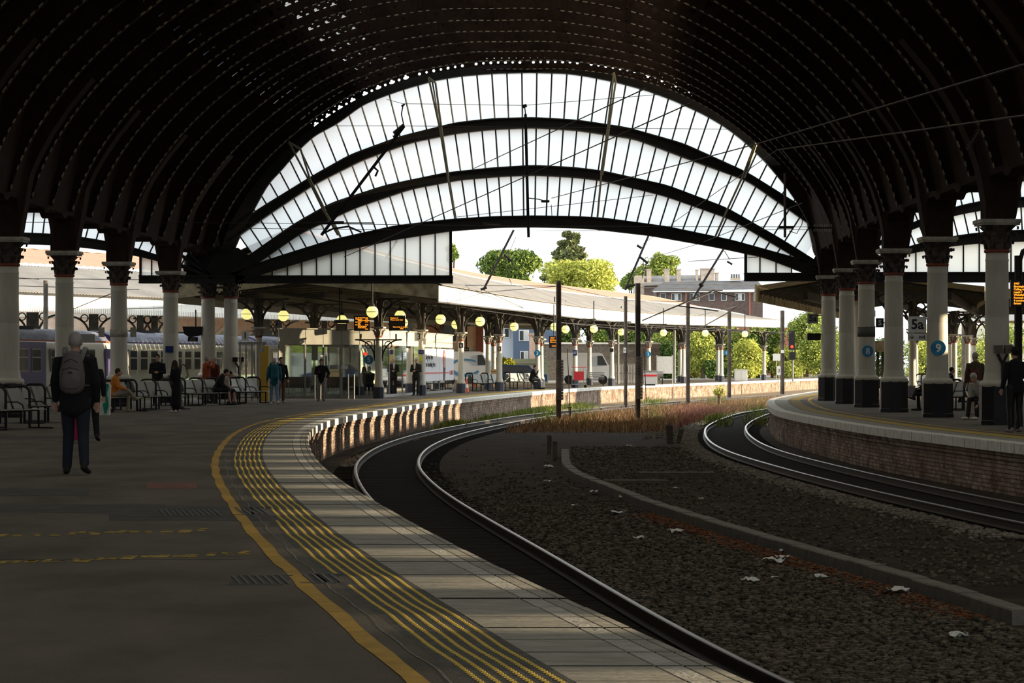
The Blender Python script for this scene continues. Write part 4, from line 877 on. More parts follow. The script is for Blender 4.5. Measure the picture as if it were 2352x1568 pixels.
# poster on the side wall
dx = (c2-c1).normalized(); n_ = Vector((dx.y,-dx.x,0)); rzp = math.atan2(dx.y, dx.x)
ps = thing('railway_poster', 'large white poster reading Say bye bye to booking fees with a red oval figure', 'poster', c1+dx*(L2*.575)+n_*.03, rzp)
PW = L2*.425
M['pw'] = mat('poster white', (.72,.73,.78), .5); M['pr'] = mat('poster red', (.70,.10,.11), .5)
MB().box((0,-.02,.62),(PW/2-.03,0,2.22)).build('poster_sheet', 'pw', ps); MB().box((PW/2+.03,-.02,.62),(PW,0,2.22)).build('poster_sheet', 'pw', ps)
text('wording', 'Say bye bye\nto booking fees', .36, 'signblack', ps, (.12,-.03,1.62), align='LEFT', sx=1.5)
MB().box((0,-.03,.98),(PW*.82,-.02,1.05)).build('red_line', 'pr', ps)
text('emblem_wording', 'LNER', .34, 'red', ps, (PW*.91,-.03,1.0), sx=1.9)
mb = MB(); mb.prism([(.5*math.cos(2*PI*k/20), .42*math.sin(2*PI*k/20)) for k in range(20)], (PW*.64,-.035,1.78), (1,0,0), (0,0,1), .01); mb.build('red_oval', 'pr', ps)
mb = MB(); mb.prism([(-.3,.62),(0,.85),(.3,.62),(.42,.1),(.32,-.3),(.1,-.62),(-.1,-.62),(-.3,-.3)], (PW*.64,-.045,1.2), (1,0,0), (0,0,1), .01); mb.build('figure', mat('poster figure', (.50,.30,.24), .6), ps)
for s_ in (-1,1):
    mb = MB(); mb.prism([(-.13,.3),(.13,.3),(.07,-.36),(-.07,-.36)], (PW*.64+s_*.16,-.05,.98), (1,0,0), (0,0,1), .01); mb.build('figure_leg', 'darkgrey', ps)
# low handrail stands by the room
for px, d, lb in ((934,131,'short steel rail stand by the glass wall under the right board'),(1045,140,'short steel rail stand at the right end of the waiting room')):
    p = W(px, HZ, d); tag(MB().tube([(0,0,0),(0,0,.62),(.4,.0,.62),(.4,0,0)], .025, 6).build('rail_stand', 'steel', loc=p*1 - Vector((0,0,p.z))), lb, 'rail')
for px, lb in ((723,'steel door guard rail at the waiting room entrance, left one'),(800,'steel door guard rail at the waiting room entrance, right one')):
    p = W(px, HZ, 109.5); tag(MB().tube([(0,0,0),(0,0,1.05),(.24,0,1.05),(.24,0,0)], .028, 6).tube([(0,0,.5),(.24,0,.5)], .02, 5).build('guard_rail', 'steel', loc=(p.x,p.y,0)), lb, 'rail')
# chairs inside the waiting room
def chair_in(px, d, lb):
    p = W(px, HZ, d); t = thing('waiting_chair', lb, 'chair', (p.x,p.y,0), .3, 'dark chairs inside the waiting room')
    MB().box((-.24,-.22,.42),(.24,.22,.46)).build('seat','black',t); MB().box((-.24,.20,.46),(.24,.25,.9)).build('backrest','black',t)
    for s_ in (-.2,.2): MB().tube([(s_,-.2,0),(s_,-.2,.42)], .015, 5).build('leg','steel',t); MB().tube([(s_,.2,0),(s_,.2,.42)], .015, 5).build('leg','steel',t)
for px, d, lb in ((665,114.5,'leftmost'),(685,114.5,'second from the left'),(705,114.5,'third from the left, by the entrance'),(760,115,'behind the man with the phone, left'),(775,115,'behind the man with the phone, right'),(822,118,'under the long haired silhouette'),(846,118,'under the person with the pale face')): chair_in(px, d, 'dark waiting chair seen through the glass, '+lb)
# ================================================================ departure boards, signs
def led_board(px, py, wpx, hpx, d, label, rows, name='departure_board', seed=1, cols=8, post=None):
    p = W(px, py, d); w_, h_ = wpx*d/F, hpx*d/F; t = thing(name, label, 'display', p, 0)
    MB().box((-w_/2,0,-h_/2),(w_/2,.14,h_/2)).build('housing', 'black', t); MB().box((-w_/2+.03,-.01,-h_/2+.03),(w_/2-.03,0,h_/2-.03)).build('screen', 'ledpanel', t)
    n = len(rows); lh = (h_-.1)/n
    for i, (l, s_, r_) in enumerate(rows):
        z = h_/2-.06-lh*(i+.5)
        for s2, xx, al in ((l, -w_/2+.06, 'LEFT'), (s_, -w_/2+.06+w_*.16, 'LEFT'), (r_, w_/2-.06, 'RIGHT')):
            if s2: text('display_text', s2, lh*.95, 'led', t, (xx,-.018,z), align=al, bold=.002, sx=1.05)
    return t
rows = [('1st','Darlington','On time'),('19:02','London','19:05'),('','Calling at Doncaster',''),('2nd','Leeds','19:11'),('','Hull',''),('3rd','Selby','19:16'),('','Church Fenton',''),('','South Milford',''),('','','19:01')]
dbx = led_board(831,742,36,35,110.8,'left amber departure board full of lines on the canopy column bracket',rows)
dby = led_board(912,742,37,34,110.8,'right amber departure board, mostly dark in the middle',[('Platform 3','',''),('Please stand clear','',''),('','',''),('','',''),('','',''),('','Next train to depart',''),('','','19:01')])
_lb = led_board(1272,785,22,27,146,'small amber departure board half behind the tall black mast',[('19:07','','' ),('Edinburgh','',''),('Newcastle','',''),('','',''),('','19:01','')])
MB().tube([(0,.07,.3),(0,.07,2.1)], .03, 5).build('hanger','black',_lb)
rb_ = led_board(2342,673,40,62,58,'large bright amber departure board at the right picture edge',[('1907','',''),('Birmingham','',''),('Calling at','',''),('Leeds 1','',''),('Wakefield 2','',''),('Formed of','',''),('4 coaches','',''),('Bristol','','')])
p = W(2342,600,58); pm = MB(); pm.tube([(p.x+.02,p.y+.25,0),(p.x+.02,p.y+.25,3.9)], .09, 8).tube([(p.x+.02,p.y+.25,3.0),(p.x+.0,p.y+.25,3.6),(p.x+.12,p.y+.25,4.0),(p.x+.3,p.y+.25,4.1)], .05, 6); tag(pm.build('sign_post','black'), 'dark post with curved arm carrying the large right hand board', 'post')
# bracket carrying the boards on column 870
p = W(870, HZ, 111.2); t = thing('board_bracket', 'black ringed bracket arms carrying the two departure boards', 'bracket', (p.x,p.y-.25,0)); 
for s_ in (-1,1):
    mb = MB(); quarter(mb, s_*.95, 1.72, .78, PI if s_ > 0 else 0, PI/2, .06, .06, 10); quarter(mb, s_*.42, 2.28, .15, 0, 2*PI, .04, .06, 14); mb.box((0,-.03,2.47) if s_>0 else (-1.0,-.03,2.47),(1.0,.03,2.52) if s_>0 else (0,.03,2.52)); mb.box((min(s_*.15,s_*.2),-.03,1.6),(max(s_*.15,s_*.2),.03,2.5)); mb.build('bracket_arm','beam',t)
    MB().tube([(s_*.75,0,2.5),(s_*.75,0,2.75)], .04, 6).build('bracket_post','beam',t)
def round_sign(px, py, r, d, s_, label, m='blue'):
    p = W(px, py, d); rr = r*d/F; t = thing('round_sign', label, 'sign', p); mb = MB(); mb.prism([(rr*math.cos(2*PI*k/28), rr*math.sin(2*PI*k/28)) for k in range(28)], (0,0,0), (1,0,0), (0,0,1), .03); mb.build('disc', m, t)
    text('numeral', s_, rr*1.5, 'signwhite', t, (0,-.022,-.01), bold=.006); return t
round_sign(847,826,10.5,112.6,'5','round blue sign with white 5 beside the board column'); round_sign(1234,811,7.5,151.82,'3','round blue sign with white 3 on the sixth slim canopy column'); round_sign(1489,813,6.5,184.82,'2','round blue sign with white 2 above the grey bin'); round_sign(1668,810,5.5,209,'1','small round blue sign half hidden by a mast far along the canopy')
round_sign(1993,806,13,88.68,'8','round blue sign with white 8 on a cream column'); round_sign(2155,799,17.5,72.36,'9','large round blue sign with white 9 on a cream column'); round_sign(2179,813,6.5,150,'7','small round blue sign seen past the 9 sign column')
def plate(px, py, wpx, hpx, d, s_, label, bgm='signwhite', fg='signblack', name='sign', size=.62, th=.05, bold=.0, cat='sign', sx=1.0):
    p = W(px, py, d); w_, h_ = wpx*d/F, hpx*d/F; t = thing(name, label, cat, p); MB().box((-w_/2,0,-h_/2),(w_/2,th,h_/2)).build('plate', bgm, t)
    if s_: text('wording', s_, h_*size, fg, t, (0,-.008,-.005), bold=bold, sx=sx)
    return t
plate(962,773,20,21,121.28,'3','white square platform sign with black 3',size=.95,bold=.006); t1s = plate(563,771,16,23,111.7,'1','grey white platform sign with black 1 left of the slim column',size=.9,bold=.006)
t5 = plate(2107,745,41,37,72.6,'5a','larger white platform sign reading 5a',size=.85,bold=.008); 

def arm(px0, py, px1, d0, d1, par, r=.02):
    a, b = W(px0,py,d0), W(px1,py,d1); b.z = a.z; MB().tube([a-par.location,b-par.location], r, 6).build('mounting_arm','black',par)
a_ = plate(2107,774,43,17,72.6,'','white strip sign with an arrow and a trolley symbol below the larger 5a'); mb = MB(); w_ = 70/F
mb.cbox((-13*w_,-.01,1.5*w_),(1.4*w_,.01,9*w_)).cbox((-15.5*w_,-.01,-1*w_),(1.3*w_,.01,7*w_),ry=-.8).cbox((-10.5*w_,-.01,-1*w_),(1.3*w_,.01,7*w_),ry=.8); mb.build('arrow','signblack',a_)
mb = MB(); mb.cbox((11*w_,-.01,2*w_),(13*w_,.01,1.2*w_)).cbox((11*w_,-.01,-1.5*w_),(11*w_,.01,1.2*w_)).cbox((5*w_,-.01,0),(1.2*w_,.01,7*w_)).cbox((17*w_,-.01,0),(1.2*w_,.01,9*w_)); mb.build('trolley_symbol','signblack',a_)
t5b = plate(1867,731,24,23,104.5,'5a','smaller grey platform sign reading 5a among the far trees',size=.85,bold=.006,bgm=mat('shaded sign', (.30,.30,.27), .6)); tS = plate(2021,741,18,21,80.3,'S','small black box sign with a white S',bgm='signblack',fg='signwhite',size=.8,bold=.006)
thd = plate(1870,773,31,16,104.5,'','dark hanging display box below the smaller 5a sign',bgm='black',th=.3,cat='display',name='hanging_display')
plate(1059,793,10,11,130.8,'6','small dark square sign with 6 on a canopy column',bgm='signblack',fg='signwhite',size=.9); plate(1072,802,11,9,145,'6 4','small dark hanging sign right of the 6 sign column',bgm='signblack',fg='signwhite',size=.6); plate(1147,801,9,11,140.3,'3','small brown sign on a canopy column',bgm='brown',fg='signwhite',size=.8); plate(1405,804,9,8,173.8,'','small dark notice on the column before the white van end',bgm='signblack'); plate(1321,810,10,13,162.8,'ST','small blue sign with letters ST on a canopy column',bgm='navy',fg='signwhite',size=.6)
plate(967,808,13,9,121.3,'1 2 3','small navy notice above the yellow sticker on the 3 sign column',bgm='navy',fg='signwhite',size=.6); plate(967,824,6,11,121.3,'','small yellow sticker on the 3 sign column',bgm='signyellow'); plate(975,784,6,14,121.25,'','narrow white notice on the 3 sign column',bgm='signwhite'); plate(389,802,18,15,99.15,'','small navy notice on the fourth cream column',bgm='navy')
plate(1435,804,6,12,147.8,'X','small white number plate on the tall grey mast',size=.5); plate(1797,807,7,7,213.8,'','tiny white plate on the rightmost mast')
def hanging(px, py, wpx, hpx, d, label): p = W(px, py, d); w_, h_ = wpx*d/F/2, hpx*d/F/2; t = thing('hanging_monitor', label, 'display', p); MB().prism([(-w_,h_),(w_,h_),(w_*.85,-h_*.6),(-w_*.3,-h_),(-w_*.8,-h_*.4)], (0,.15,0), (1,0,0), (0,0,1), .4).build('housing','black',t); MB().tube([(w_*.3,.1,h_),(w_*.3,.1,h_+.7)], .03, 5).build('hanger','black',t); return t
thm = hanging(442,762,46,25,108.6,'black hanging monitor between the fourth column and the far pair'); plate(443,779,23,10,108.6,'STAND\nBEHIND','small dark sign with two lines of letters under the hanging monitor',bgm='signblack',fg='tan',size=.36)
bp_ = plate(785,751,27,16,112,'','grey junction box hanging below the canopy above the waiting room',bgm='beam',name='junction_box',cat='box',th=.2); MB().box((-.32,0,.17),(.30,.25,.30)).build('lid','black',bp_); MB().tube([(-.1,.1,.3),(-.1,.1,2.6)], .03, 5).build('hanger','black',bp_)
plate(194,777,47,20,96,'','white arrow and trolley sign behind the walking man',bgm=mat('grey sign', (.36,.35,.30), .6))
arm(2100,732,2140,72.63,72.7,t5); arm(2100,765,2140,72.63,72.7,t5); arm(1860,724,1895,104.52,104.5,t5b); arm(1860,768,1895,104.6,104.5,thd,.03); arm(2022,741,2042,80.32,80.3,tS)
arm(440,765,466,108.7,108.7,thm,.04); arm(562,760,592,111.75,112,t1s)
# clamped band with two boxes on the third left column; box band on the 8 column
x, y = lpos[2]; t = thing('clamp_sign', 'metal band with two small boxes clamped round the third cream column', 'sign', (x, y, 0)); MB().lathe([(.31,2.42),(.31,2.68)], 20).build('band','abacus',t,True)
for s_ in (-1,1): MB().box((s_*.55-.12,-.25,2.40),(s_*.55+.08,-.15,2.74)).build('box_sign', 'abacus', t)
x, y = rpos[3]; t = thing('clamp_sign', 'dark banded panel clamped round the column with the 8 sign', 'sign', (x, y, 0)); MB().lathe([(.305,2.40),(.305,2.74)], 20).build('band',mat('grey band', (.10,.10,.09), .6),t,True); MB().lathe([(.312,2.73),(.312,2.76)], 20).build('band_edge','abacus',t,True)
for i, (px, py, d, lb) in enumerate(((2303,803,63.48,'pair of dark floodlights on the nearest right hand column'),(548,826,108.6,'pair of small floodlights at the sunlit far left column'))):
    p = W(px, py, d); t = thing('floodlight', lb, 'lamp', p); 
    for s_ in (-.13,.13): MB().box((s_-.1,-.2,-.09),(s_+.1,.0,.11)).build('lamp_head','black' if i else 'mast',t)
    MB().tube([(-.12,0,-.1),(0,0,-.35),(.0,0,-.9)], .035, 6).tube([(.12,0,-.1),(0,0,-.35)], .03, 6).build('conduit','black',t)
# ================================================================ train
TX = lambda y: -19.0+.217*(y-100)
trs = math.atan2(1, .217)   # heading
def carriage(y0, L, label, style):
    t = thing('train_carriage', label, 'train', (TX(y0), y0, 0), trs, 'carriages of the cream and purple train')   # local +x along the train, local -y faces the platform
    prof = [(0,-.55),(-.02,.1),(-.05,.55),(-.03,1.2),(.02,2.0),(.12,2.35),(.34,2.62),(.75,2.80),(1.35,2.88),(1.95,2.80),(2.36,2.62),(2.58,2.35),(2.7,2.0),(2.72,.1),(2.7,-.55)]
    def shell(i0, i1, name, m, x0=0, x1=L, o=0):
        mb = MB(); mb.sweep([[(xx, p[0]-o, p[1]+o*.5) for p in prof[i0:i1]] for xx in (x0, x1)]); return mb.build(name, m, t, 'a')
    shell(0, 15, 'body', 'tcream')
    MB().sweep([[(xx, p[0]+.0, p[1]+.012) for p in prof[5:10]] for xx in (0, L)]).build('roof', 'troof', t, True)
    for x0 in (0, L): MB().add([(x0, p[0], p[1]) for p in prof], [tuple(range(15))]).build('end_wall', 'tpurple', t)
    MB().box((.3,.1,-.88),(L-.3,2.6,-.5)).build('underframe', 'tblack', t)
    MB().box((0,.005,2.36),(L,.03,2.42)).build('stripe', 'torange' if style else 'tpurple', t)
    for a, b in ((.18,.34),(.45,.62)) if style else (): MB().box((L*a,-.062,.55),(L*b,.30,2.34)).build('livery_panel', 'tpurple', t)
    if style: MB().box((L*.02,-.064,-.4),(L*.5,.2,.5)).build('livery_panel', 'tpurple', t)
    x = 1.1; k = 0
    while x < L-1.2:
        f_ = MB().box((x-.05,-.085,1.17),(x+.85,.0,2.08)).build('window', 'steel' if style else 'tcream', t)
        MB().box((x,-.095,1.22),(x+.8,-.08,1.70)).build('pane', 'tglass', f_); MB().box((x,-.095,1.76),(x+.8,-.08,2.03)).build('pane', 'tglass', f_)
        x += 1.28 if k % 4 != 3 else 1.9; k += 1
    for x in (.12, L-1.0): MB().box((x,-.07,.15),(x+.85,0,2.1)).build('door', 'tpurple' if style else 'steel', t)
    for x in (L*.3, L*.62): MB().box((x,1.0,2.86),(x+1.3,1.8,2.98)).build('roof_box', 'tblack', t)
    return t
carriage(91, 19.5, 'front train carriage with purple panels seen between the left columns', True); carriage(110.8, 19.5, 'second cream train carriage behind the seated passengers', False); carriage(130.6, 19.5, 'rear train carriage glimpsed through the waiting room', False)
for y0, lb in ((89,'left hand track under the standing train'),):
    track('railway_track', lambda y: TX(y)-2.1+0, lambda y: TX(y)-.62, 60, 175, lb, sl=False)
# lamp post and dish lights on the left
p = W(105, HZ, 120); tag(MB().tube([(p.x,p.y,-.9),(p.x,p.y,5.3)], .11, 8).build('lamp_post','mast'), 'plain dark post rising behind the train between the first two columns', 'post')
# ================================================================ overhead line masts and wires
def hmast(px, pb, pt, d, wpx, label, sleeve=None):
    p = W(px, pb, d); h = (pb-pt)*d/F; w2 = wpx*d/F/2; t = thing('line_mast', label, 'mast', (p.x,p.y,p.z), .12)
    mb = MB(); tf = w2*.22
    mb.box((-w2,-w2,0),(w2,-w2+tf,h)).box((-w2,w2-tf,0),(w2,w2,h)).box((-tf/2,-w2+tf,0),(tf/2,w2-tf,h)) if 0 else mb.box((-w2,-w2,0),(-w2+tf,w2,h)).box((w2-tf,-w2,0),(w2,w2,h)).box((-w2+tf,-tf/2,0),(w2-tf,tf/2,h)); mb.build('steel_section','mast',t)
    MB().box((-w2*1.5,-w2*1.5,-.2),(w2*1.5,w2*1.5,.05)).build('footing','kerb',t)
    if sleeve:
        z0, z1 = [(pb-q)*d/F for q in sleeve]; n = 14
        for i in range(n):
            a = z0+(z1-z0)*i/n; MB().lathe([(w2*1.45,a),(w2*1.5,a+.01),(w2*1.5,a+(z1-z0)/n-.02),(w2*1.45,a+(z1-z0)/n-.01)], 14, c=(.05,-.05)).build('balance_weight','mast',t)
    return t
hmast(1283,975,645,112,11,'tall black mast with a stack of weights, left of the two nearest masts',(918,826)); hmast(1465,975,650,112,11,'tall black mast with a stack of weights, right of the two nearest masts',(916,818))
hmast(1437,938,680,148,7,'slender grey mast with a small number plate'); hmast(1580,938,674,150,8,'slender dark mast right of the tall black pair'); hmast(1675,917,714,188,7.5,'slender mast standing in the weeds by the bush'); hmast(1797,907,713,214,8,'far mast just left of the signal')
lw = []
def wires(label, segs, r=.022, m='wire', cat='wires'):
    t = thing('overhead_wire', label, cat)
    for s_ in segs:
        x0,y0,d0,x1,y1,d1 = s_[:6]; sag = s_[6] if len(s_) > 6 else 0; a, b = W(x0,y0,d0), W(x1,y1,d1); n = 1 if not sag else 8
        MB().tube([a.lerp(b, i/n)-Vector((0,0,sag*4*(i/n)*(1-i/n))) for i in range(n+1)], r, 4).build('wire', m, t)
wires('steep wires rising to the upper right across the arched window', [(1088,387,100,1485,202,60),(862,559,104,1586,237,60),(790,590,106,862,559,104)], .016)
wires('wire pair climbing to the right edge of the picture across the dark vault', [(1267,455,104,1736,331,60),(1736,331,60,2352,148,30),(1474,562,125,1784,344,72),(1784,344,72,2352,265,34),(1490,594,135,1607,559,108),(1607,559,108,1843,466,85)], .014)
wires('level head span wires crossing in front of the big arched window', [(735,289,98,925,289,96),(925,289,96,1603,296,96),(1603,296,96,1880,298,96),(888,228,97,925,238,96),(925,238,96,1203,242,94),(1203,242,94,1525,216,94),(1525,216,94,1600,212,94)], .010)
wires('long level wires at the height of the arch springing', [(0,510,88,600,512,88),(600,512,88,1180,519,96),(1180,519,96,1900,521,96),(560,524,90,900,528,92),(1230,530,118,1900,527,104),(1050,498,102,1500,448,100,.0)], .010)
wires('bunch of wires running out over the far tracks', [(1040,655,122,1283,657,112),(1100,672,126,1283,657,112),(1283,657,112,1437,690,148),(1437,690,148,1580,693,150),(1036,702,120,1270,736,128),(1104,663,120,1275,740,160),(1283,740,130,1465,760,170),(1465,746,140,1830,765,220),(1300,742,140,1700,762,210),(1475,735,112,1640,670,140),(1640,670,140,1700,685,150),(1465,660,112,1660,664,140),(1465,652,112,1740,654,140),(1580,600,118,1740,590,106),(1490,595,118,1475,640,114),(1560,735,170,1705,700,200)], .016)
wires('wires with couplings crossing the roof of the left canopy', [(0,640,118,110,640,118),(110,640,118,320,642,120),(0,655,120,320,665,120),(20,636,118,90,641,118),(165,711,105,260,672,105),(400,706,110,260,710,105),(280,512,95,300,514,95)], .016)
def pole(px0,py0,px1,py1,d,label,r=.055,extra=()):
    t = thing('registration_arm', label, 'arm'); a, b = W(px0,py0,d), W(px1,py1,d); MB().tube([a,b], r, 8).build('tube','mast' if r < .05 else 'black',t)
    for e in extra:
        MB().tube([W(q[0],q[1],d) for q in e[:-1]], e[-1], 6).build('fitting','black',t)
    return t
ins = lambda x0,y0,x1,y1,n=8: None
pole(928,290,738,540,86,'long slanting black tube hanging left of centre in front of the arched window',.05,(((926,240),(922,262),(928,290),.02),((860,385),(868,392),(862,405),.035),((925,240),(927,243),.07),((740,537),(765,525),(800,520),(830,533),.035),((680,512),(860,512),.022),((730,512),(790,511),.06),((905,307),(928,288),.075)))
def insulator(px0, py0, px1, py1, d, n, r, label):
    t = thing('insulator', label, 'insulator'); a, b = W(px0,py0,d), W(px1,py1,d); MB().tube([a,b], .03, 6).build('rod','mast',t)
    for i in range(n):
        p = a.lerp(b, (i+.5)/n); q_ = a.lerp(b, (i+.62)/n); MB().tube([p,q_], r, 10).build('shed','mast',t)
insulator(903,315,925,292,86,8,.085,'ribbed insulator near the top of the long slanting tube'); insulator(1868,523,1912,523,88,11,.14,'ribbed insulator at the right end of the arched window'); insulator(1108,515,1150,517,96,10,.08,'ribbed insulator under the centre of the lowest arched girder'); insulator(2222,345,2255,292,62,9,.08,'ribbed insulator on the dark right side of the vault')
pole(1207,262,1214,545,92,'vertical black drop tube near the middle of the arched window',.05,(((1204,241),(1206,252),(1207,262),.02),((1204,240),(1206,247),.08),((1214,455),(1235,457),(1258,463),.02),((1243,462),(1262,462),.05),((1266,470),(1268,500),(1262,520),(1250,514),.012)))
pole(1803,398,1803,545,84,'vertical black drop tube near the right end of the arched window',.045,(((1788,522),(1822,522),.05),((1812,530),(1830,536),(1842,515),(1845,482),.015),((1855,523),(1872,523),.05)))
pole(1180,528,1110,666,116,'short slanting black arm hanging below the arch, left one',.05,(((1104,665),(1118,660),.06),((1158,585),(1176,600),.05),((1168,595),(1166,612),(1172,622),(1180,608),(1176,592),.016),((1170,622),(1170,640),(1175,653),.014))); pole(1490,540,1436,666,116,'short slanting black arm above the right of the two nearest masts',.05,(((1463,563),(1474,570),.06),((1470,590),(1488,604),.055),((1478,600),(1475,640),.015),((1484,604),(1482,628),.02),((1436,660),(1462,653),.06)))
pole(1663,570,1592,686,116,'slanting black arm below the right part of the arch',.05,(((1608,650),(1614,658),.10),((1670,600),(1682,607),.05),((1664,576),(1676,596),.018)))
pole(912,552,841,669,112,'slanting black arm in front of the lower left glass panel',.05,(((889,592),(915,602),.03),((884,580),(905,640),(912,660),.012)))
pole(1185,545,1160,600,118,'thin link from the left short arm up to the drop tube',.012,())
pole(1475,736,1640,666,116,'long thin cantilever arm rising right from the mast',.03,(((1558,702),(1650,714),.03),((1640,668),(1690,682),(1684,690),.03),((1700,700),(1672,718),.015)))
pole(1600,758,1710,697,150,'long thin cantilever arm farther along the tracks',.035,())
bars('wire_basket', [(1276,905,1286,975),(1281,905,1289,975),(1276,930,1287,930)], .01, 'mast', 'thin guide rods at the foot of the left nearest mast', 'rods', 111) if 0 else None
bars('guide_rods', [(1303,800,1310,955),(1310,935,1313,965),(1306,935,1309,965),(1303,935,1313,935),(1306,948,1312,948)], .018, 'mast', 'thin hanging guide rods right of the left weighted mast', 'rods', 111, 4); bars('guide_rods', [(1479,800,1486,960),(1481,940,1483,970),(1488,940,1490,970),(1480,940,1490,940),(1481,955,1490,955)], .018, 'mast', 'thin hanging guide rods right of the right weighted mast', 'rods', 111, 4)
# ================================================================ right hand platform canopy, slim columns, round canopy
cr = thing('side_canopy', 'dark underside of the canopy beyond the right hand columns', 'canopy')
def poly3(name, pts, m, par, th=0): MB().add([tuple(p) for p in pts], [tuple(range(len(pts)))]).build(name, m, par)
for i, (y0, y1) in enumerate(((108.6,150),)):
    xl = lambda y: 10.15+(y-108.6)*.21
    mb = MB(); mb.sweep([[(xl(y), y, 4.72), (xl(y)+4, y, 5.3), (xl(y)+9.5, y, 4.7), (xl(y)+9.5, y, 4.1)] for y in fr(y0, y1, 1)]); mb.build('roof_boards', 'under', cr)
for y in fr(108.6, 149, .45): MB().box((xl(y)-.03,y+.01,4.08+.03*math.sin(y*7)),(xl(y)+.03,y+.44,4.78)).build('fascia_board','under',cr)
for y in fr(109.5, 149, 1.7): MB().tube([(xl(y)+.05,y,4.45),(xl(y)+4,y,5.1),(xl(y)+9.4,y,4.4)], .08, 4).build('rafter','beam',cr)
for o_ in (2.0, 5.0, 8.0): MB().sweep([[(xl(y)+o_-.1,y,4.15),(xl(y)+o_+.1,y,4.15),(xl(y)+o_+.1,y,4.5),(xl(y)+o_-.1,y,4.5)] for y in fr(109, 149, 4)], True).build('girder','beam',cr)
c2_ = dict(canopy=1)
# wide flat roof to the right, behind the side screen
mb = MB(); mb.sweep([[(AX(y)+19.5,y,4.6),(AX(y)+19.5,y,4.2),(AX(y)+33,y,4.25),(AX(y)+33,y,4.7)] for y in fr(108.6, 135, 1.5)], True); mb.build('flat_roof','under',cr)
for y in fr(109.5, 134, 1.7): MB().box((AX(y)+19.5,y-.06,4.0),(AX(y)+33,y+.06,4.2)).build('rafter','beam',cr)
# round ended canopy with bright fascia
rc = thing('round_canopy', 'round ended canopy with bright white fascia at the right', 'canopy')
o0 = W(2352, HZ, 158); mb = MB(); r0 = 4.15; N = 24
arcp = [(o0.x+r0*math.cos(PI*.5+PI*k/N), 158+r0*1.2*math.sin(PI*.5+PI*k/N)) for k in range(N+1)]
P_ = [(o0.x+14, arcp[0][1])]+arcp+[(o0.x+14, arcp[-1][1])]
for a, b in zip(P_[:-1], P_[1:]): MB().add([(a[0],a[1],4.0),(b[0],b[1],4.0),(b[0],b[1],4.72),(a[0],a[1],4.72)],[(0,1,2,3)]).build('fascia_panel','white',rc)
MB().add([(a,b,4.72) for a, b in P_]+[(o0.x+1.5+(a-o0.x)*.25, 158+(b-158)*.25, 5.5) for a, b in P_], [(i,i+1,len(P_)+i+1,len(P_)+i) for i in range(len(P_)-1)]+[tuple(range(len(P_),2*len(P_)))]).build('roof_sheet','grey_roof',rc)
MB().add([(a,b,4.05) for a, b in P_], [tuple(range(len(P_)))]).build('soffit','under',rc)
for a in ((2050,104,'slim shaded column between the 8 column and the grey stained column'),(2096,118,'slim brownish column behind the larger 5a sign'),(2103,140,'slim white column with blue plinth left of the 9 column'),(2183,150,'slim white column just right of the 9 column'),(2192,140,'second slim white column right of the 9 column'),(2223,146,'slim column above the standing man at right, left one'),(2236,160,'slim column above the standing man at right, right one'),(2272,154,'slim column beside the nearest right hand column')): put_cc(a[0], a[1], a[2], 0)
tag(MB().box((-.1,-.1,-.1),(.1,.1,4.2)).build('roof_post','mast',loc=(W(2213,HZ,170).x,170,0)), 'dark lattice post seen between slim columns at right', 'post')
# ================================================================ benches
def make_bench():
    t = thing('loop_bench', 'x', 'bench', (0,0,0), 0, 'black loop benches with perforated steel seats')
    for k, yy in enumerate((-1.05, 0, 1.05)):
        r = .17; pts = [(-.31,yy,0),(-.31,yy,.80)]+[(-.31+r-r*math.cos(a), yy, .80+r*math.sin(a)) for a in (PI/8,PI/4,3*PI/8,PI/2)]+[(.31-r+r*math.sin(a), yy, .80+r*math.cos(a)) for a in (0,PI/8,PI/4,3*PI/8,PI/2)]+[(.31,yy,0)]
        MB().tube(pts, .034, 8).build('hoop', 'black', t)
    for s_ in (-1, 1):
        for k in range(3):
            y0, y1 = -1.0+.70*k, -.40+.70*k
            MB().add([(s_*.10,y0,.92),(s_*.10,y1,.92),(s_*.30,y1,.46),(s_*.30,y0,.46),(s_*.085,y0,.91),(s_*.085,y1,.91),(s_*.285,y1,.45),(s_*.285,y0,.45)], [(0,1,2,3),(7,6,5,4),(0,4,5,1),(1,5,6,2),(2,6,7,3),(3,7,4,0)]).build('back_panel', 'benchmetal', t)
            MB().box((min(s_*.33,s_*.78),y0,.435),(max(s_*.33,s_*.78),y1,.455)).build('seat', 'benchmetal', t)
        for yy in (-1.05,0,1.05): MB().tube([(s_*.33,yy,.62),(s_*.62,yy,.62),(s_*.74,yy,.56),(s_*.78,yy,.46)], .018, 6).build('armrest', 'black', t)
        for yy in (-1.0, 1.0): MB().tube([(s_*.58,yy,.435),(s_*.58,yy,0)], .025, 6).tube([(s_*.35,yy,.015),(s_*.95,yy,.015)], .022, 5).build('leg', 'black', t)
        MB().tube([(s_*.55,-1.05,.42),(s_*.55,1.05,.42)], .025, 6).build('seat_rail', 'black', t)
    return t
bn = make_bench(); first = True
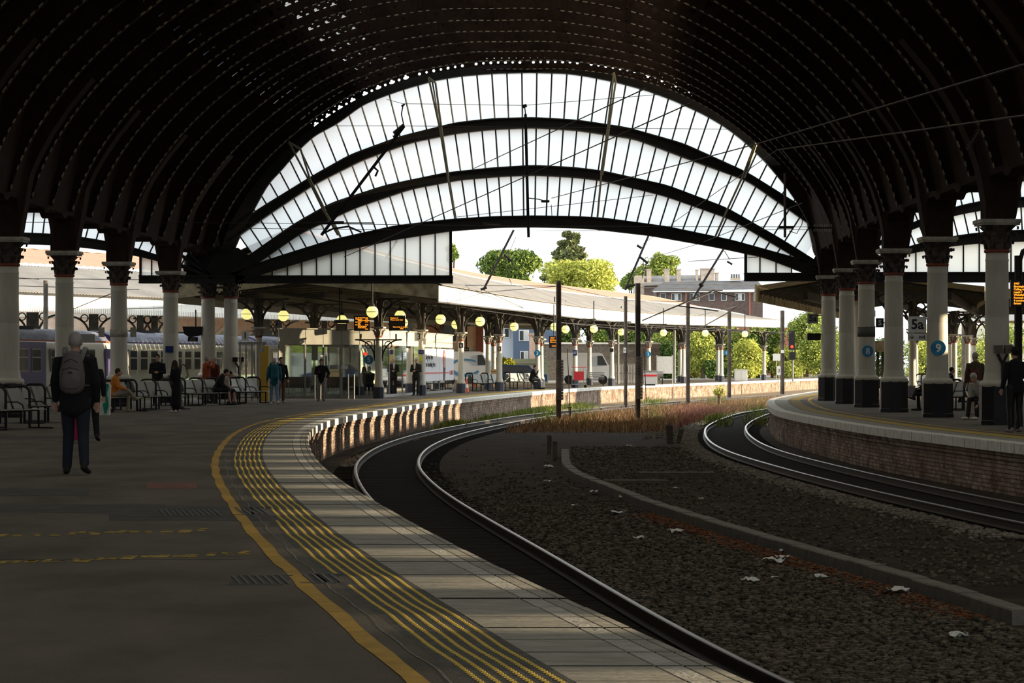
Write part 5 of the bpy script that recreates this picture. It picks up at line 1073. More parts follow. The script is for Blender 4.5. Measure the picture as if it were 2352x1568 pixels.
for px, d, rz, lb in ((-14,59.5,-.35,'loop bench cut off at the left picture edge'),(80,66,-.42,'loop bench left of the walking man'),(240,81,-.40,'loop bench where the man in orange sits'),(340,84.5,-.48,'loop bench with tall hoops right of the man in orange'),(449,93,-.5,'loop bench between the long haired woman and the rust jackets'),(548,98,-.45,'loop bench at the foot of the sunlit column'),(1113,141,-.9,'loop bench between the two slim columns on the sunny platform'),(1196,152,-.9,'loop bench beside the man leaning at the blue 3 column'),(2192,84,.4,'loop bench partly hidden right of the 9 column'),(2130,128,.1,'distant loop bench under the larger 5a sign')):
    p = W(px, HZ, d)
    if first: bn.location = (p.x,p.y,0); bn.rotation_euler.z = rz; bn['label'] = lb; first = False
    else: dup(bn, (p.x,p.y,0), rz, lb)
# ================================================================ people
VOX = .017
def fuse(o, v=VOX, it=3):
    m = o.modifiers.new('fuse', 'REMESH'); m.mode = 'VOXEL'; m.voxel_size = v; m.use_smooth_shade = True
    s_ = o.modifiers.new('smooth', 'SMOOTH'); s_.iterations = it; s_.factor = .5
def person(label, x, y, yaw, H=1.75, pose='stand', step=0., arms=('down','down'), top='cloth_black', bot='cloth_black', shoe='black', hair='hair_dark', hstyle='short', skin='skin', coat=0., lean=0., head=(0,0), shorts=False, z=0., name='person', bulk=1.0, cross=False):
    t = thing(name, label, 'person', (x, y, z), yaw); k = H/1.75; V3 = lambda *a: Vector(a)*k
    # local: +y is where the figure faces, x to its right
    if pose == 'sit':
        hipz = .56; hp = V3(0,0,hipz); lean_ = .10+lean
        knees = [V3(-.12,.44,.52), V3(.12,.44,.54)]; ank = [V3(-.12,.42,.09), V3(.13,.50,.09)]; toes = [V3(-.13,.62,.04), V3(.14,.70,.04)]
        if cross: knees[1] = V3(.0,.46,.66); ank[1] = V3(-.22,.62,.42); toes[1] = V3(-.30,.80,.44)
        base = hipz
    else:
        hipz = .93; base = hipz; lean_ = lean; s_ = step
        knees = [V3(-.10,.03+s_*.30,.50), V3(.10,.03-s_*.16,.50)]; ank = [V3(-.10-abs(s_)*.08,s_*.45,.09), V3(.11+abs(s_)*.08,-s_*.52,.11+abs(s_)*.10)]; toes = [V3(-.12-abs(s_)*.08,.16+s_*.45,.04), V3(.13+abs(s_)*.10,.13-s_*.50,.035)]
    c_, s2 = math.cos(lean_), math.sin(lean_)
    up = lambda x_, f, h: V3(x_, s2*h+c_*f, base+c_*h-s2*f)   # torso frame above the hips
    hips = [V3(-.095,0,hipz), V3(.095,0,hipz)]
    waist, chest, shc, neck = up(0,.0,.16), up(0,.0,.36), up(0,-.01,.50), up(0,.0,.57); hx, hf = head
    hc = up(hx*.05,.03+hf*.10,.70-abs(hf)*.05); sh = [up(-.185,0,.485), up(.185,0,.485)]
    ab = {'down':((.06,.0,-.27),(.07,.08,-.50)),'back':((.07,-.10,-.25),(.08,-.10,-.49)),'swing':((.07,.10,-.25),(.05,.24,-.44)),'phone':((.05,.07,-.27),(-.08,.28,-.20)),'hands':((.05,.05,-.27),(-.13,.22,-.27)),'lap':((.03,.10,-.24),(-.07,.34,-.30)),'chin':((.02,.17,-.22),(-.10,.24,.04)),'drink':((.15,.16,-.10),(-.04,.22,.13)),'pocket':((.13,-.04,-.25),(.05,.06,-.43)),'knee':((.03,.18,-.24),(-.02,.42,-.34))}
    el, wr_ = [], []
    for i, s_ in enumerate((-1,1)):
        e_, w_ = ab[arms[i]]; el.append(up(s_*(.185+e_[0]), e_[1], .485+e_[2])); wr_.append(up(s_*(.185+w_[0]), w_[1], .485+w_[2]))
    r = lambda *a: tuple(q*k for q in a)
    b = MB()
    b.limb([V3(0,0,hipz-.02), waist, chest, shc], [r(.145,.105), r(.125,.09), r(.155,.105), r(.13,.08)], 14)
    b.limb([up(0,0,.48), neck, hc-V3(0,0,.04)], [r(.07,.07), r(.054,.058), r(.055,.06)], 10)
    # head: cranium, jaw, nose, ears, eyes
    b.sphere(hc+V3(0,-.005,.025), .098*k, 16, (.80,.98,1.05)); b.sphere(hc+V3(0,.03,-.05), .068*k, 12, (.82,.95,1.0))
    b.limb([hc+V3(0,.085,.02), hc+V3(0,.112,-.018)], [.010*k,.017*k], 6)
    for s_ in (-1,1): b.sphere(hc+V3(s_*.080,-.005,.0), .026*k, 8, (.4,.8,1.1))
    b.limb([hc+V3(-.022,.088,-.055), hc+V3(.022,.088,-.055)], [.009*k,.009*k], 6)
    for i, s_ in enumerate((-1,1)):
        b.limb([up(s_*.10,0,.47), sh[i], el[i], wr_[i]], [r(.06,.06), r(.052,.052), r(.040,.040), r(.027,.030)], 10)
        fd = (wr_[i]-el[i]).normalized(); sd_ = fd.cross(Vector((0,1,0)) if abs(fd.y) < .8 else Vector((0,0,1))).normalized(); pal = wr_[i]+fd*.055*k
        b.limb([wr_[i], pal, wr_[i]+fd*.085*k], [r(.024,.024), r(.038,.020), r(.036,.016)], 10)
        nn_ = fd.cross(sd_).normalized()
        for q, (o_, ln) in enumerate(((-.027,.066),(-.009,.078),(.009,.074),(.027,.058))):
            a0 = wr_[i]+fd*.088*k+sd_*o_*k; b.limb([a0, a0+fd*ln*.5*k+nn_*.004*k, a0+fd*ln*.85*k+nn_*.022*k], [.0095*k,.009*k,.008*k], 6)
        a0 = wr_[i]+fd*.04*k-sd_*.028*k; b.limb([a0, a0+fd*.035*k-sd_*.022*k, a0+fd*.062*k-sd_*.022*k+nn_*.012*k], [.012*k,.011*k,.009*k], 6)
        b.limb([hips[i]+V3(0,0,-.0), knees[i], ank[i]], [r(.085,.085), r(.055,.058), r(.038,.040)], 12)
        b.limb([ank[i]+V3(0,-.03,-.03), toes[i]], [r(.040,.035), r(.036,.022)], 8)
    bo = b.build('body', skin, t, True); fuse(bo, .0125*k, 2)
    # eyes and hair
    e = MB()
    for s_ in (-1,1): e.sphere(hc+V3(s_*.032,.083,.012), .0115*k, 8)
    e.build('eye', 'black', t, True)
    if hstyle != 'bald':
        h = MB(); h.sphere(hc+V3(0,-.018,.042), .106*k, 16, (.82,.95,1.0))
        if hstyle == 'cap': h.cbox(hc+V3(0,.11,.06), (.13*k,.12*k,.012*k))
        if hstyle == 'long':
            h.limb([hc+V3(0,-.06,.02), hc+V3(0,-.09,-.12), hc+V3(0,-.10,-.30)], [r(.085,.06), r(.10,.05), r(.07,.035)], 10)
            for s_ in (-1,1): h.limb([hc+V3(s_*.07,0,.03), hc+V3(s_*.09,.03,-.12), hc+V3(s_*.085,.05,-.27)], [r(.03,.04), r(.03,.035), r(.02,.02)], 8)
        if hstyle == 'bun': h.sphere(hc+V3(0,-.13,.05), .05*k, 10)
        if hstyle == 'beanie': h.sphere(hc+V3(0,0,.06), .108*k, 16, (.86,.98,.9))
        ho = h.build('hair', hair, t, True); fuse(ho, .012*k, 1)
    # jacket
    j = MB(); tb = 1.0*bulk
    j.limb([V3(0,0,hipz-.06-coat*.25) if pose != 'sit' else V3(0,0,hipz-.02), waist, chest, shc], [r(.175*tb+coat*.03,.135*tb), r(.165*tb,.13*tb), r(.185*tb,.135*tb), r(.15,.10)], 16)
    if coat > .2 and pose != 'sit': j.limb([V3(0,0,hipz+.05), V3(0,0,hipz-coat*.62)], [r(.18*tb,.14*tb), r(.20,.16)], 14)
    j.limb([up(0,-.01,.46), up(0,-.01,.555)], [r(.09,.085), r(.068,.07)], 12)
    for i, s_ in enumerate((-1,1)): j.limb([up(s_*.09,0,.47), sh[i], el[i], wr_[i]-(wr_[i]-el[i])*.08], [r(.075,.075), r(.078*tb,.080*tb), r(.062*tb,.062*tb), r(.048,.048)], 12)
    jo = j.build('jacket', top, t, True); fuse(jo, .016*k, 2)
    # trousers and shoes
    tr = MB(); tr.limb([V3(0,0,hipz+.08), V3(0,0,hipz-.03)], [r(.15,.115), r(.155,.12)], 14)
    for i in (0,1):
        q = [hips[i]+V3(0,0,.0), knees[i]] if shorts else [hips[i], knees[i], ank[i]+V3(0,0,.0)]
        tr.limb(q, [r(.105,.105), r(.080,.080)] if shorts else [r(.105,.105), r(.074,.076), r(.060,.062)], 12)
    to = tr.build('trousers', bot, t, True); fuse(to, .016*k, 2)
    for i in (0,1):
        s_ = MB(); h_ = ank[i]+V3(0,-.045,-.045); s_.limb([h_, h_.lerp(toes[i], .5)+V3(0,0,.0), toes[i]+V3(0,.03,0)], [r(.044,.046), r(.046,.040), r(.044,.028)], 10); s_.limb([ank[i]+V3(0,-.01,.02), h_], [r(.045,.045), r(.044,.044)], 8)
        so_ = s_.build('shoe', shoe, t, True); fuse(so_, .012*k, 1)
    return t, dict(chest=chest, up=up, wr=wr_, sh=sh, k=k, hc=hc)
def at(px, d): p = W(px, HZ, d); return p.x, p.y
def backpack(x, y, yaw, z, k, m, strap, label, h=.46, w_=.30):
    t = thing('backpack', label, 'backpack', (x, y, 0), yaw)
    b = MB(); b.limb([(0,-.26*k,z+.06),(0,-.27*k,z+h*.5),(0,-.235*k,z+h)], [(w_*.52*k,.115*k),(w_*.53*k,.13*k),(w_*.40*k,.09*k)], 16); o = b.build('pack_body', m, t, True)
    b = MB(); b.limb([(0,-.37*k,z+.06),(0,-.385*k,z+.16),(0,-.365*k,z+.25)], [(w_*.40*k,.05*k),(w_*.40*k,.055*k),(w_*.33*k,.04*k)], 14); pk = b.build('front_pocket', m, t, True)
    MB().tube([(-w_*.34*k,-.408*k,z+.27),(0,-.425*k,z+.30),(w_*.34*k,-.408*k,z+.27)], .006, 5).build('zip', 'black', pk); MB().tube([(-w_*.28*k,-.36*k,z+.37),(0,-.375*k,z+.42),(w_*.28*k,-.36*k,z+.37)], .006, 5).build('zip', 'black', t)
    MB().cbox((0,-.425*k,z+.235),(.05,.012,.022)).build('pack_label', 'black', pk)
    MB().tube([(-.04,-.20*k,z+h+.02),(-.03,-.24*k,z+h+.075),(.03,-.24*k,z+h+.075),(.04,-.20*k,z+h+.02)], .012, 6).build('grab_loop', strap, t)
    for s_ in (-1,1):
        MB().tube([(s_*.09*k,-.17*k,z+h-.04),(s_*.115*k,-.125*k,z+h+.06),(s_*.125*k,-.02*k,z+h+.13),(s_*.13*k,.10*k,z+h+.04),(s_*.15*k,.14*k,z+h*.45),(s_*.17*k,.0,z+.06),(s_*.13*k,-.16*k,z+.06)], [(.032,.010)]*7, 8).build('shoulder_strap', strap, t)
    return t
# the walking man
x, y = at(173, 35.2)
man, J = person('grey haired man in a black coat walking away with a grey backpack', x, y, .02, 1.90, step=.32, arms=('down','down'), top='cloth_black', bot='jeans_dark', hair='hair_grey', coat=.16, bulk=1.12)
backpack(x, y, .02, 1.14, 1.12, 'packgrey', 'strapgrey', 'grey backpack with black zips on the back of the walking man', h=.44, w_=.29)
# person ahead pulling a pink case
x2, y2 = at(208, 50); person('person in dark clothes almost hidden in front of the walking man', x2, y2, .1, 1.66, step=.35, arms=('down','back'), hstyle='short')
x3, y3 = at(178, 49); t = thing('suitcase', 'bright pink suitcase seen between the legs of the walking man', 'suitcase', (x3, y3, 0), .1)
mb = MB(); mb.prism([(-.17,.06),(.17,.06),(.19,.09),(.19,.52),(.16,.56),(-.16,.56),(-.19,.52),(-.19,.09)], (0,0,0), (1,0,0), (0,0,1), .24); mb.build('shell', 'pink', t)
for a in (-.14,.14): MB().tube([(a,-.08,.03),(a,.08,.03)], .03, 8).build('wheel', 'black', t)
MB().tube([(-.08,.1,.55),(-.08,.1,.98),(.08,.1,.98),(.08,.1,.55)], .009, 5).build('handle', 'black', t)
x, y = at(241, 75.5); t = thing('gift_bag', 'tall white bag with a green ribbon band on the bench end', 'bag', (x, y, 0)); mb = MB(); mb.prism([(-.20,0),(.14,0),(.17,.86),(.10,.93),(-.08,.90),(-.16,.80),(-.24,.45)], (0,0,0), (1,0,0), (0,0,1), .22); mb.build('bag_body','shirt',t); mb = MB(); mb.prism([(.0,.06),(.06,.04),(.13,.30),(.08,.60),(.13,.90),(-.04,.91),(.02,.6),(-.04,.30)], (0,-.12,0), (1,0,0), (0,0,1), .02); mb.build('green_band','greenbag',t)
def P(px, d, label, yaw, **k_): x, y = at(px, d); return person(label, x, y, yaw, **k_)
E_ = -PI/2   # facing +x
P(262, 80.6, 'seated man in an orange jacket and beige trousers reading', E_, pose='sit', top='orange', bot='khaki', shoe='khaki', hair='hair_brown', arms=('lap','lap'), cross=True, bulk=1.1, head=(0,.4), H=1.72)
P(362, 92, 'dark clad man standing with his back turned behind the benches', PI, H=1.80, arms=('hands','hands'), bulk=1.15)
P(377, 86, 'seated man in a grey sweater resting his chin on his hand', E_-.3, pose='sit', top='darkgrey', bot='jeans_dark', shoe='black', hair='hair_brown', arms=('lap','chin'), lean=.35, head=(0,.6))
w_, Jw = P(405, 79.5, 'standing woman with long dark hair in a long black coat', 1.1, H=1.60, top='cloth_black', bot='cloth_black', shoe='white_shoe', hair='hair_brown', hstyle='long', coat=1.15, arms=('hands','phone'), head=(0,.5)); xx, yy = at(424, 79.6); backpack(xx-.02, yy, -1.3, .92, .85, 'green', 'green', 'olive green backpack on the long haired woman', h=.42)
P(474, 99, 'person in a rust red jacket with a raised hand to the sunlit face', E_+.5, H=1.76, top='rust', bot='darkgrey', hair='hair_grey', arms=('drink','drink'), bulk=1.1); P(493, 99.5, 'person in a maroon hooded jacket beside the rust red jacket', 2.3, H=1.72, top='maroon', bot='darkgrey', hair='hair_grey', bulk=1.2)
P(497, 93.5, 'seated man in black with bare knees leaning over a phone', E_, pose='sit', H=1.78, top='cloth_black', bot='black', shorts=True, shoe='black', hair='hair_dark', arms=('lap','lap'), lean=.35, head=(0,.5)); P(512, 95, 'seated person in a pale top behind the man with bare knees', E_, pose='sit', H=1.62, top='tan', bot='black', shorts=True, hair='hair_dark', hstyle='bun', arms=('lap','lap'), lean=.25, head=(0,.5))
ww, _ = P(630, 95.5, 'woman in a teal coat and blue jeans walking away left of the waiting room', .25, H=1.67, step=.18, top='teal', bot='jeans', shoe='white_shoe', hair='palecoat', hstyle='beanie', coat=.12, arms=('down','down')); xx, yy = at(629, 95.4); backpack(xx, yy, .25, .90, .95, 'teal', 'teal', 'teal backpack on the woman in blue jeans', h=.50)
P(645, 99.5, 'bearded man in a black jacket and brown trousers standing behind the teal coat', -PI+.4, H=1.72, top='cloth_black', bot='brown', shoe='white_shoe', hair='hair_brown')
P(738, 102.5, 'man in a dark jacket and grey trousers looking at his phone before the waiting room', PI, H=1.66, top='cloth_black', bot='greytrouser', shoe='darkgrey', hair='hair_dark', arms=('pocket','phone'), head=(0,.2)); xx, yy = at(734, 102.3); tag(MB().box((-.04,-.005,-.07),(.04,.005,.07)).build('mobile_phone','black',loc=(xx-.0,yy-.33,1.24)), 'small dark mobile phone held by the man in grey trousers', 'phone')
sm, _ = P(956, 121, 'white haired man in a black suit and open white shirt beside the 3 sign column', PI-.3, H=1.74, top='suit', bot='suit', shoe='black', hair='palecoat', arms=('hands','hands'))
xx, yy = at(958, 121); MB().prism([(-.055,.16),(.055,.16),(.03,-.10),(0,-.14),(-.03,-.10)], (.03,.145,1.36), (1,0,0), (0,0,1), .02).build('shirt_front','shirt',sm)
P(833, 117, 'long haired silhouette sitting inside the waiting room', E_+.6, pose='sit', H=1.70, hstyle='long', arms=('lap','lap')); P(850, 117.6, 'dark clad person with pale face sitting inside the waiting room', PI*.9, pose='sit', H=1.70, arms=('lap','chin')); P(888, 124.5, 'dark figure standing inside the waiting room behind the board column', 1.2, H=1.74)
P(1221, 150.5, 'bearded man in a black coat sitting at the blue 3 column', E_, pose='sit', H=1.80, top='cloth_black', bot='darkgrey', shoe='black', hair='hair_brown', arms=('lap','chin'), lean=.15, bulk=1.15)
P(2240, 76, 'grey haired man in an olive coat standing with his back turned at right', .2, H=1.80, top='olive', bot='khaki', shoe='tan', hair='hair_grey', coat=.25, bulk=1.1); xx, yy = at(2238, 74.5)
backpack(*at(2236, 75.7), .2, .78, .85, 'maroon', 'maroon', 'reddish brown backpack of the man in the olive coat')
P(2258, 69.8, 'seated person with black vest, pale sleeves and white trainers beside the nearest column', 2.3, pose='sit', H=1.72, top='palecoat', bot='black', shoe='white_shoe', hair='palecoat', hstyle='beanie', arms=('knee','knee'), lean=.5)
P(2332, 56.5, 'man all in black with grey shoes standing at the right picture edge', .3, H=1.84, top='cloth_black', bot='black', shoe='greytrouser', hair='hair_dark', hstyle='cap', arms=('down','phone'))
P(2138, 82.5, 'seated dark figure hidden behind the 9 column, one shoe showing', PI/2+.1, pose='sit', H=1.75, cross=True, arms=('lap','lap')); P(2181, 100, 'seated dark haired figure right of the 9 column', E_, pose='sit', H=1.70, arms=('lap','lap'))
# ================================================================ posts and barriers left of the waiting room
for px, d, lb in ((612,103,'yellow square post in front of the waiting room corner'),(604,104,'yellow post close behind the front yellow post')):
    p = W(px, HZ, d); tag(MB().box((-.10,-.10,0),(.10,.10,2.15 if px > 606 else 1.9)).box((-.11,-.11,2.1 if px > 606 else 1.88),(.11,.11,2.18 if px > 606 else 1.95)).build('bollard_post','yellowpost',loc=(p.x,p.y,0)), lb, 'post')
p = W(580, HZ, 105); t = thing('barrier_frame', 'grey steel frame of upright bars beside the yellow posts', 'frame', (p.x,p.y,0))
for k in range(5): MB().box((-.5+k*.24-.03,-.03,0),(-.5+k*.24+.03,.03,2.3)).build('bar','steel',t)
MB().box((-.55,-.04,2.25),(.55,.04,2.36)).build('top_rail','steel',t); MB().box((-.55,-.03,.1),(.55,.03,.16)).build('bottom_rail','steel',t)
# ================================================================ forecourt: vans, cars, trolleys, cabinets, signals
def van(pxc, d, L, H_, label, m='van', swoosh=False):
    p = W(pxc, HZ, d); t = thing('van', label, 'van', (p.x,p.y,0)); h = L/2
    mb = MB(); mb.prism([(-h,.35),(h,.35),(h,H_*.55),(h*.82,H_*.62),(h*.60,H_*.97),(h*.5,H_),(-h*.97,H_),(-h,H_*.95)], (0,0,0), (1,0,0), (0,0,1), 1.9); mb.build('body',m,t)
    MB().prism([(h*.60,H_*.60),(h*.78,H_*.60),(h*.60,H_*.90),(h*.42,H_*.90),(h*.42,H_*.60)], (0,-.96,0), (1,0,0), (0,0,1), .02).build('side_window','windowdark',t)
    for s_ in (-.62,.62): MB().tube([(h*s_,-.97,.33),(h*s_,-.75,.33)], .33, 16).build('wheel','tyre',t)
    if swoosh:
        mb = MB(); n = 24; mb.sweep([[(h*.62*math.cos(a)-.1, -.965, 1.2+.62*math.sin(a)),(h*.62*math.cos(a)*.80-.05, -.965, 1.24+.62*math.sin(a)*.72)] for a in [PI*.25+1.6*PI*i/n for i in range(n+1)]]); mb.build('swoosh_emblem', mat('swoosh blue', (.10,.28,.46), .4), t)
    return t
van(1072, 178, 3.6, 2.3, 'white van with a blue swoosh emblem behind the 6 sign column', swoosh=True); van(1345, 187, 3.9, 2.25, 'white van behind the red luggage trolleys'); 
p = W(1290, HZ, 186); 
p = W(1190, HZ, 172); t = thing('car', 'dark blue estate car behind the second loop bench', 'car', (p.x,p.y,0)); MB().prism([(-1.9,.3),(1.9,.3),(1.9,.75),(1.2,.88),(.7,1.35),(-1.1,1.42),(-1.8,.95)], (0,0,0), (1,0,0), (0,0,1), 1.7).build('body','carblue',t)
MB().prism([(-1.3,.92),(1.0,.9),(.62,1.28),(-1.05,1.33)], (0,-.86,0), (1,0,0), (0,0,1), .02).build('side_window','windowdark',t)
for s_ in (-1.2,1.2): MB().tube([(s_,-.87,.32),(s_,-.7,.32)], .32, 16).build('wheel','tyre',t)
p = W(1205, HZ, 200); t = thing('garden_shed', 'pale green shed roof above the blue car', 'shed', (p.x,p.y,0)); MB().box((-1.8,0,0),(1.8,2.5,1.55)).build('wall','shedgreen',t); MB().prism([(-1.9,1.5),(1.9,1.5),(1.6,1.85),(-1.6,1.85)], (0,1.2,0), (1,0,0), (0,0,1), 2.8).build('roof','shedgreen',t)
for s_ in (-.8,.3): MB().box((s_,-.03,.9),(s_+.7,0,1.4)).build('window','curtain',t)
p = W(1134, HZ, 166); tag(MB().box((-.42,-.3,0),(.42,.3,.10)).box((-.38,-.26,.1),(.38,.26,1.0)).box((-.45,-.32,1.0),(.45,.32,1.12)).build('timber_box','woodcab',loc=(p.x,p.y,0)), 'honey coloured timber box at the foot of the thin rear column', 'box')
def cone(px, d, lb): p = W(px, HZ, d); t = thing('traffic_cone', lb, 'cone', (p.x,p.y,0), 0); MB().box((-.2,-.2,0),(.2,.2,.04)).build('cone_base','cone',t); MB().lathe([(.15,.04),(.03,.72)], 12).build('cone_body','cone',t); MB().lathe([(.118,.24),(.086,.42)], 12).build('white_band','white',t)
cone(1071, 134, 'orange and white traffic cone right of the 6 sign column'); cone(1091, 168, 'small orange traffic cone between the loop bench hoops')
p = W(1331, HZ, 160); t = thing('luggage_trolley', 'red luggage trolley with wire sides between two slim columns', 'trolley', (p.x,p.y,0))
MB().box((-.45,-.3,.18),(.45,.3,.24)).build('deck','steel',t); MB().box((-.35,-.32,.45),(.25,-.28,1.0)).build('red_panel','red',t)
for k in range(6): MB().tube([(-.45+k*.18,.3,.2),(-.45+k*.18,.3,1.25)], .014, 4).build('upright_bar','steel',t)
MB().tube([(-.5,.3,1.25),(.5,.3,1.25)], .02, 5).build('handle','red',t)
for a in (-.35,.35): MB().tube([(a,-.2,.09),(a,-.14,.09)], .09, 12).build('wheel','tyre',t)
p = W(1493, HZ, 176); t = thing('salt_bin', 'grey bin with a red band beside the second tall mast', 'bin', (p.x,p.y,0)); MB().prism([(-.42,.1),(.42,.1),(.46,.85),(.38,.95),(-.38,.95),(-.46,.85)], (0,0,0), (1,0,0), (0,0,1), .7).build('bin_body', mat('bin grey', (.50,.50,.50), .5), t); MB().box((-.45,-.37,.62),(.45,-.35,.74)).build('band','red',t); MB().box((-.34,-.3,0),(.34,.3,.1)).build('foot','black',t); MB().box((-.47,-.4,.93),(.47,.4,1.02)).build('lid','bin grey' if 0 else 'steel',t)
p = W(1527, HZ, 190); tag(MB().box((-.55,0,.75),(.55,.05,2.0)).box((-.60,0,0),(-.54,.06,2.1)).box((.54,0,0),(.60,.06,2.1)).build('notice_board','shirt',loc=(p.x,p.y,0)), 'pale notice board on two legs right of the grey bin', 'board')
for px, d, lb in ((1371,172,'grey waiting seat right of the trolley'),(1508,184,'slatted grey bench beside the grey bin')):
    p = W(px, HZ, d); t = thing('waiting_bench', lb, 'seat', (p.x,p.y,0)); 
    for k in range(4): MB().box((-.5,.0+k*.11,.45),(.5,.09+k*.11,.48)).build('slat','steel',t)
    for k in range(3): MB().box((-.5,.44,.56+k*.13),(.5,.47,.66+k*.13)).build('slat','steel',t)
    for a in (-.42,.42): MB().box((a-.03,.0,0),(a+.03,.44,.45)).build('leg','black',t)
p = W(1702, HZ, 222); t = thing('white_cabinet', 'white double door equipment cabinet among the bushes', 'cabinet', (p.x,p.y,0)); MB().box((-.55,0,0),(.55,.6,.92)).build('cabinet_body','white',t); MB().box((-.58,-.03,.9),(.58,.62,.97)).build('lid','white',t)
for a in (-.27,.27): MB().box((a-.24,-.02,.05),(a+.24,0,.86)).build('door','white',t)
_s = plate(1784,820,17,16,210,'','blank white sign board left of the signal'); MB().tube([(0,.08,-2.0),(0,.08,-.2)], .03, 5).build('post','steel',_s); _s = plate(1789,851,8,21,205,'3','narrow white sign with 3 at the platform end',size=.55); MB().tube([(0,.08,-.95),(0,.08,-.3)], .03, 5).build('post','steel',_s)
p = W(1819, HZ, 216); t = thing('railway_signal', 'railway signal with dark head and red light right of the far mast', 'signal', (p.x,p.y,0)); hh = lambda py: 1.5+(HZ-py)*216/F
MB().box((-.25,0,hh(803)),(.25,.3,hh(760))).build('signal_head','black',t); MB().tube([(.0,-.05,hh(796)),(.0,-.02,hh(796))], .13, 14).build('red_lens','redlight',t); MB().box((-.2,0,hh(826)),(.3,.25,hh(808))).build('route_box','black',t); MB().tube([(.1,.2,0),(.1,.2,hh(760))], .07, 6).build('post','steel',t)
tag(MB().tube([(0,0,0),(0,0,5.6)], .09, 6).build('lamp_post','steel',loc=(W(1549,HZ,200).x,200,0)), 'pale lamp post left of the slender dark mast', 'post'); tag(MB().tube([(0,0,0),(0,0,5.2)], .07, 6).build('lamp_post','steel',loc=(W(1420,HZ,190).x,190,0)), 'thin pale lamp post left of the slender grey mast', 'post')
# railings by the van
t = thing('metal_railing', 'pale metal railing between the white van and the notice board', 'railing'); 
for i in range(14): p = W(1412+i*1.6*2.2, HZ, 196); MB().box((p.x-.03,p.y,0),(p.x+.03,p.y+.03,1.5)).build('upright_bar','white',t)
a, b = W(1412,HZ,196), W(1458,HZ,196); MB().box((a.x,196,1.4),(b.x,196.04,1.5)).box((a.x,196,.7),(b.x,196.04,.77)).build('top_rail','white',t)
# retaining wall of brick
rw = thing('boundary_wall', 'long weathered brick boundary wall behind the white van', 'wall'); a, b = W(1247,HZ,232), W(1505,HZ,240)
L = (b-a).length; dx = (b-a).normalized(); mb = MB(); c = 0; z = -.2
while z < 3.2:
    s = (c%2)*.6
    while s < L: 
        q0 = a+dx*(s+.02); q1 = a+dx*min(L, s+1.2-.02); mb.add([(q0.x,q0.y,z+.015),(q1.x,q1.y,z+.015),(q1.x,q1.y,z+.285),(q0.x,q0.y,z+.285)],[(0,1,2,3)]); s += 1.2
    z += .3; c += 1
mb.build('wall_blocks','retain',rw, kind='stuff'); MB().box((a.x,a.y+.02,-.3),(b.x,b.y+.4,3.2)).build('wall_core','mortar',rw) ; MB().box((a.x-.1,a.y-.1,3.2),(b.x,b.y+.5,3.35)).build('wall_coping','stonetrim',rw)
tag(MB().box((-.5,-.5,-.2),(.5,.5,3.9)).box((-.58,-.58,3.9),(.58,.58,4.1)).build('brick_pier','retain',loc=(W(1229,HZ,226).x,226,0)), 'brick pier with a flat cap at the left end of the boundary wall', 'pier')
# blue house
p = W(1207, HZ, 236); bh = thing('blue_house', 'blue rendered house with white windows beyond the boundary wall', 'house', (p.x,p.y,0)); f36 = 236/F
MB().box((-1.1,0,0),(3.1,6,5.4)).build('wall','bluehouse',bh); MB().box((-3.6,1,0),(-1.1,6,5.4)).build('side_wall','palehouse',bh); MB().box((-1.0,-.05,0),(3.2,.0,1.5)).build('base_wall','retain',bh)
def hwin(x0,z0,w_,h_,par,n=2,y=0.):
    f_ = MB().box((x0,y-.08,z0),(x0+w_,y,z0+h_)).build('window','frame',par)
    for k in range(n): MB().box((x0+.07+k*(w_-.07)/n,y-.10,z0+.07),(x0+(k+1)*(w_-.07)/n,y-.07,z0+h_-.07)).build('pane','curtain' if k % 2 else 'windowdark',f_)
hwin(-.6,3.5,.9,1.0,bh,2); hwin(-.5,1.7,.75,.9,bh,2); hwin(-1.95,3.8,.5,.9,bh,1,1.)
MB().prism([(-3.8,5.4),(3.3,5.4),(2.3,7.0),(-2.8,7.0)], (0,3,0), (1,0,0), (0,0,1), 7).build('roof','slate',bh)
BUSH = []
# far houses above the canopy
D = 420.; f = D/F; X_ = lambda px: (px-1176)*f; Z_ = lambda py: 1.5+(HZ-py)*f
hr = thing('terraced_houses', 'dark brick houses with grey slate roof and white windows above the canopy tip', 'house')
MB().box((X_(1508),D,0),(X_(1752),D+9,Z_(668))).build('wall','housebrick',hr)
MB().add([(X_(1494),D-.6,Z_(670)),(X_(1756),D-.6,Z_(664)),(X_(1746),D+5,Z_(641)),(X_(1528),D+5,Z_(645))],[(0,1,2,3)]).build('roof','slate',hr); MB().box((X_(1500),D-.7,Z_(671)),(X_(1752),D-.55,Z_(668.5))).build('gutter','frame',hr)
for px in (1516,1542,1584,1628,1656,1688,1731): hwin(X_(px),Z_(690),1.6 if px in (1542,1584,1688) else .9,1.15,hr,3 if px in (1542,1584,1688) else 1,D)
for px in (1573,1720): MB().box((X_(px),D-.1,0),(X_(px+4),D+.1,Z_(669))).build('brick_pier','redtile',hr)
h2 = thing('hipped_roof_house', 'pale slate roofed house with buff chimney stacks behind the dark brick houses', 'house'); D2 = 445.; f2 = D2/F; X2 = lambda px: (px-1176)*f2; Z2_ = lambda py: 1.5+(HZ-py)*f2
MB().box((X2(1480),D2,0),(X2(1660),D2+8,Z2_(655))).build('wall','housebrick',h2); MB().add([(X2(1476),D2-.4,Z2_(656)),(X2(1655),D2-.4,Z2_(650)),(X2(1616),D2+5,Z2_(629)),(X2(1482),D2+5,Z2_(631))],[(0,1,2,3)]).build('roof','slate2',h2)
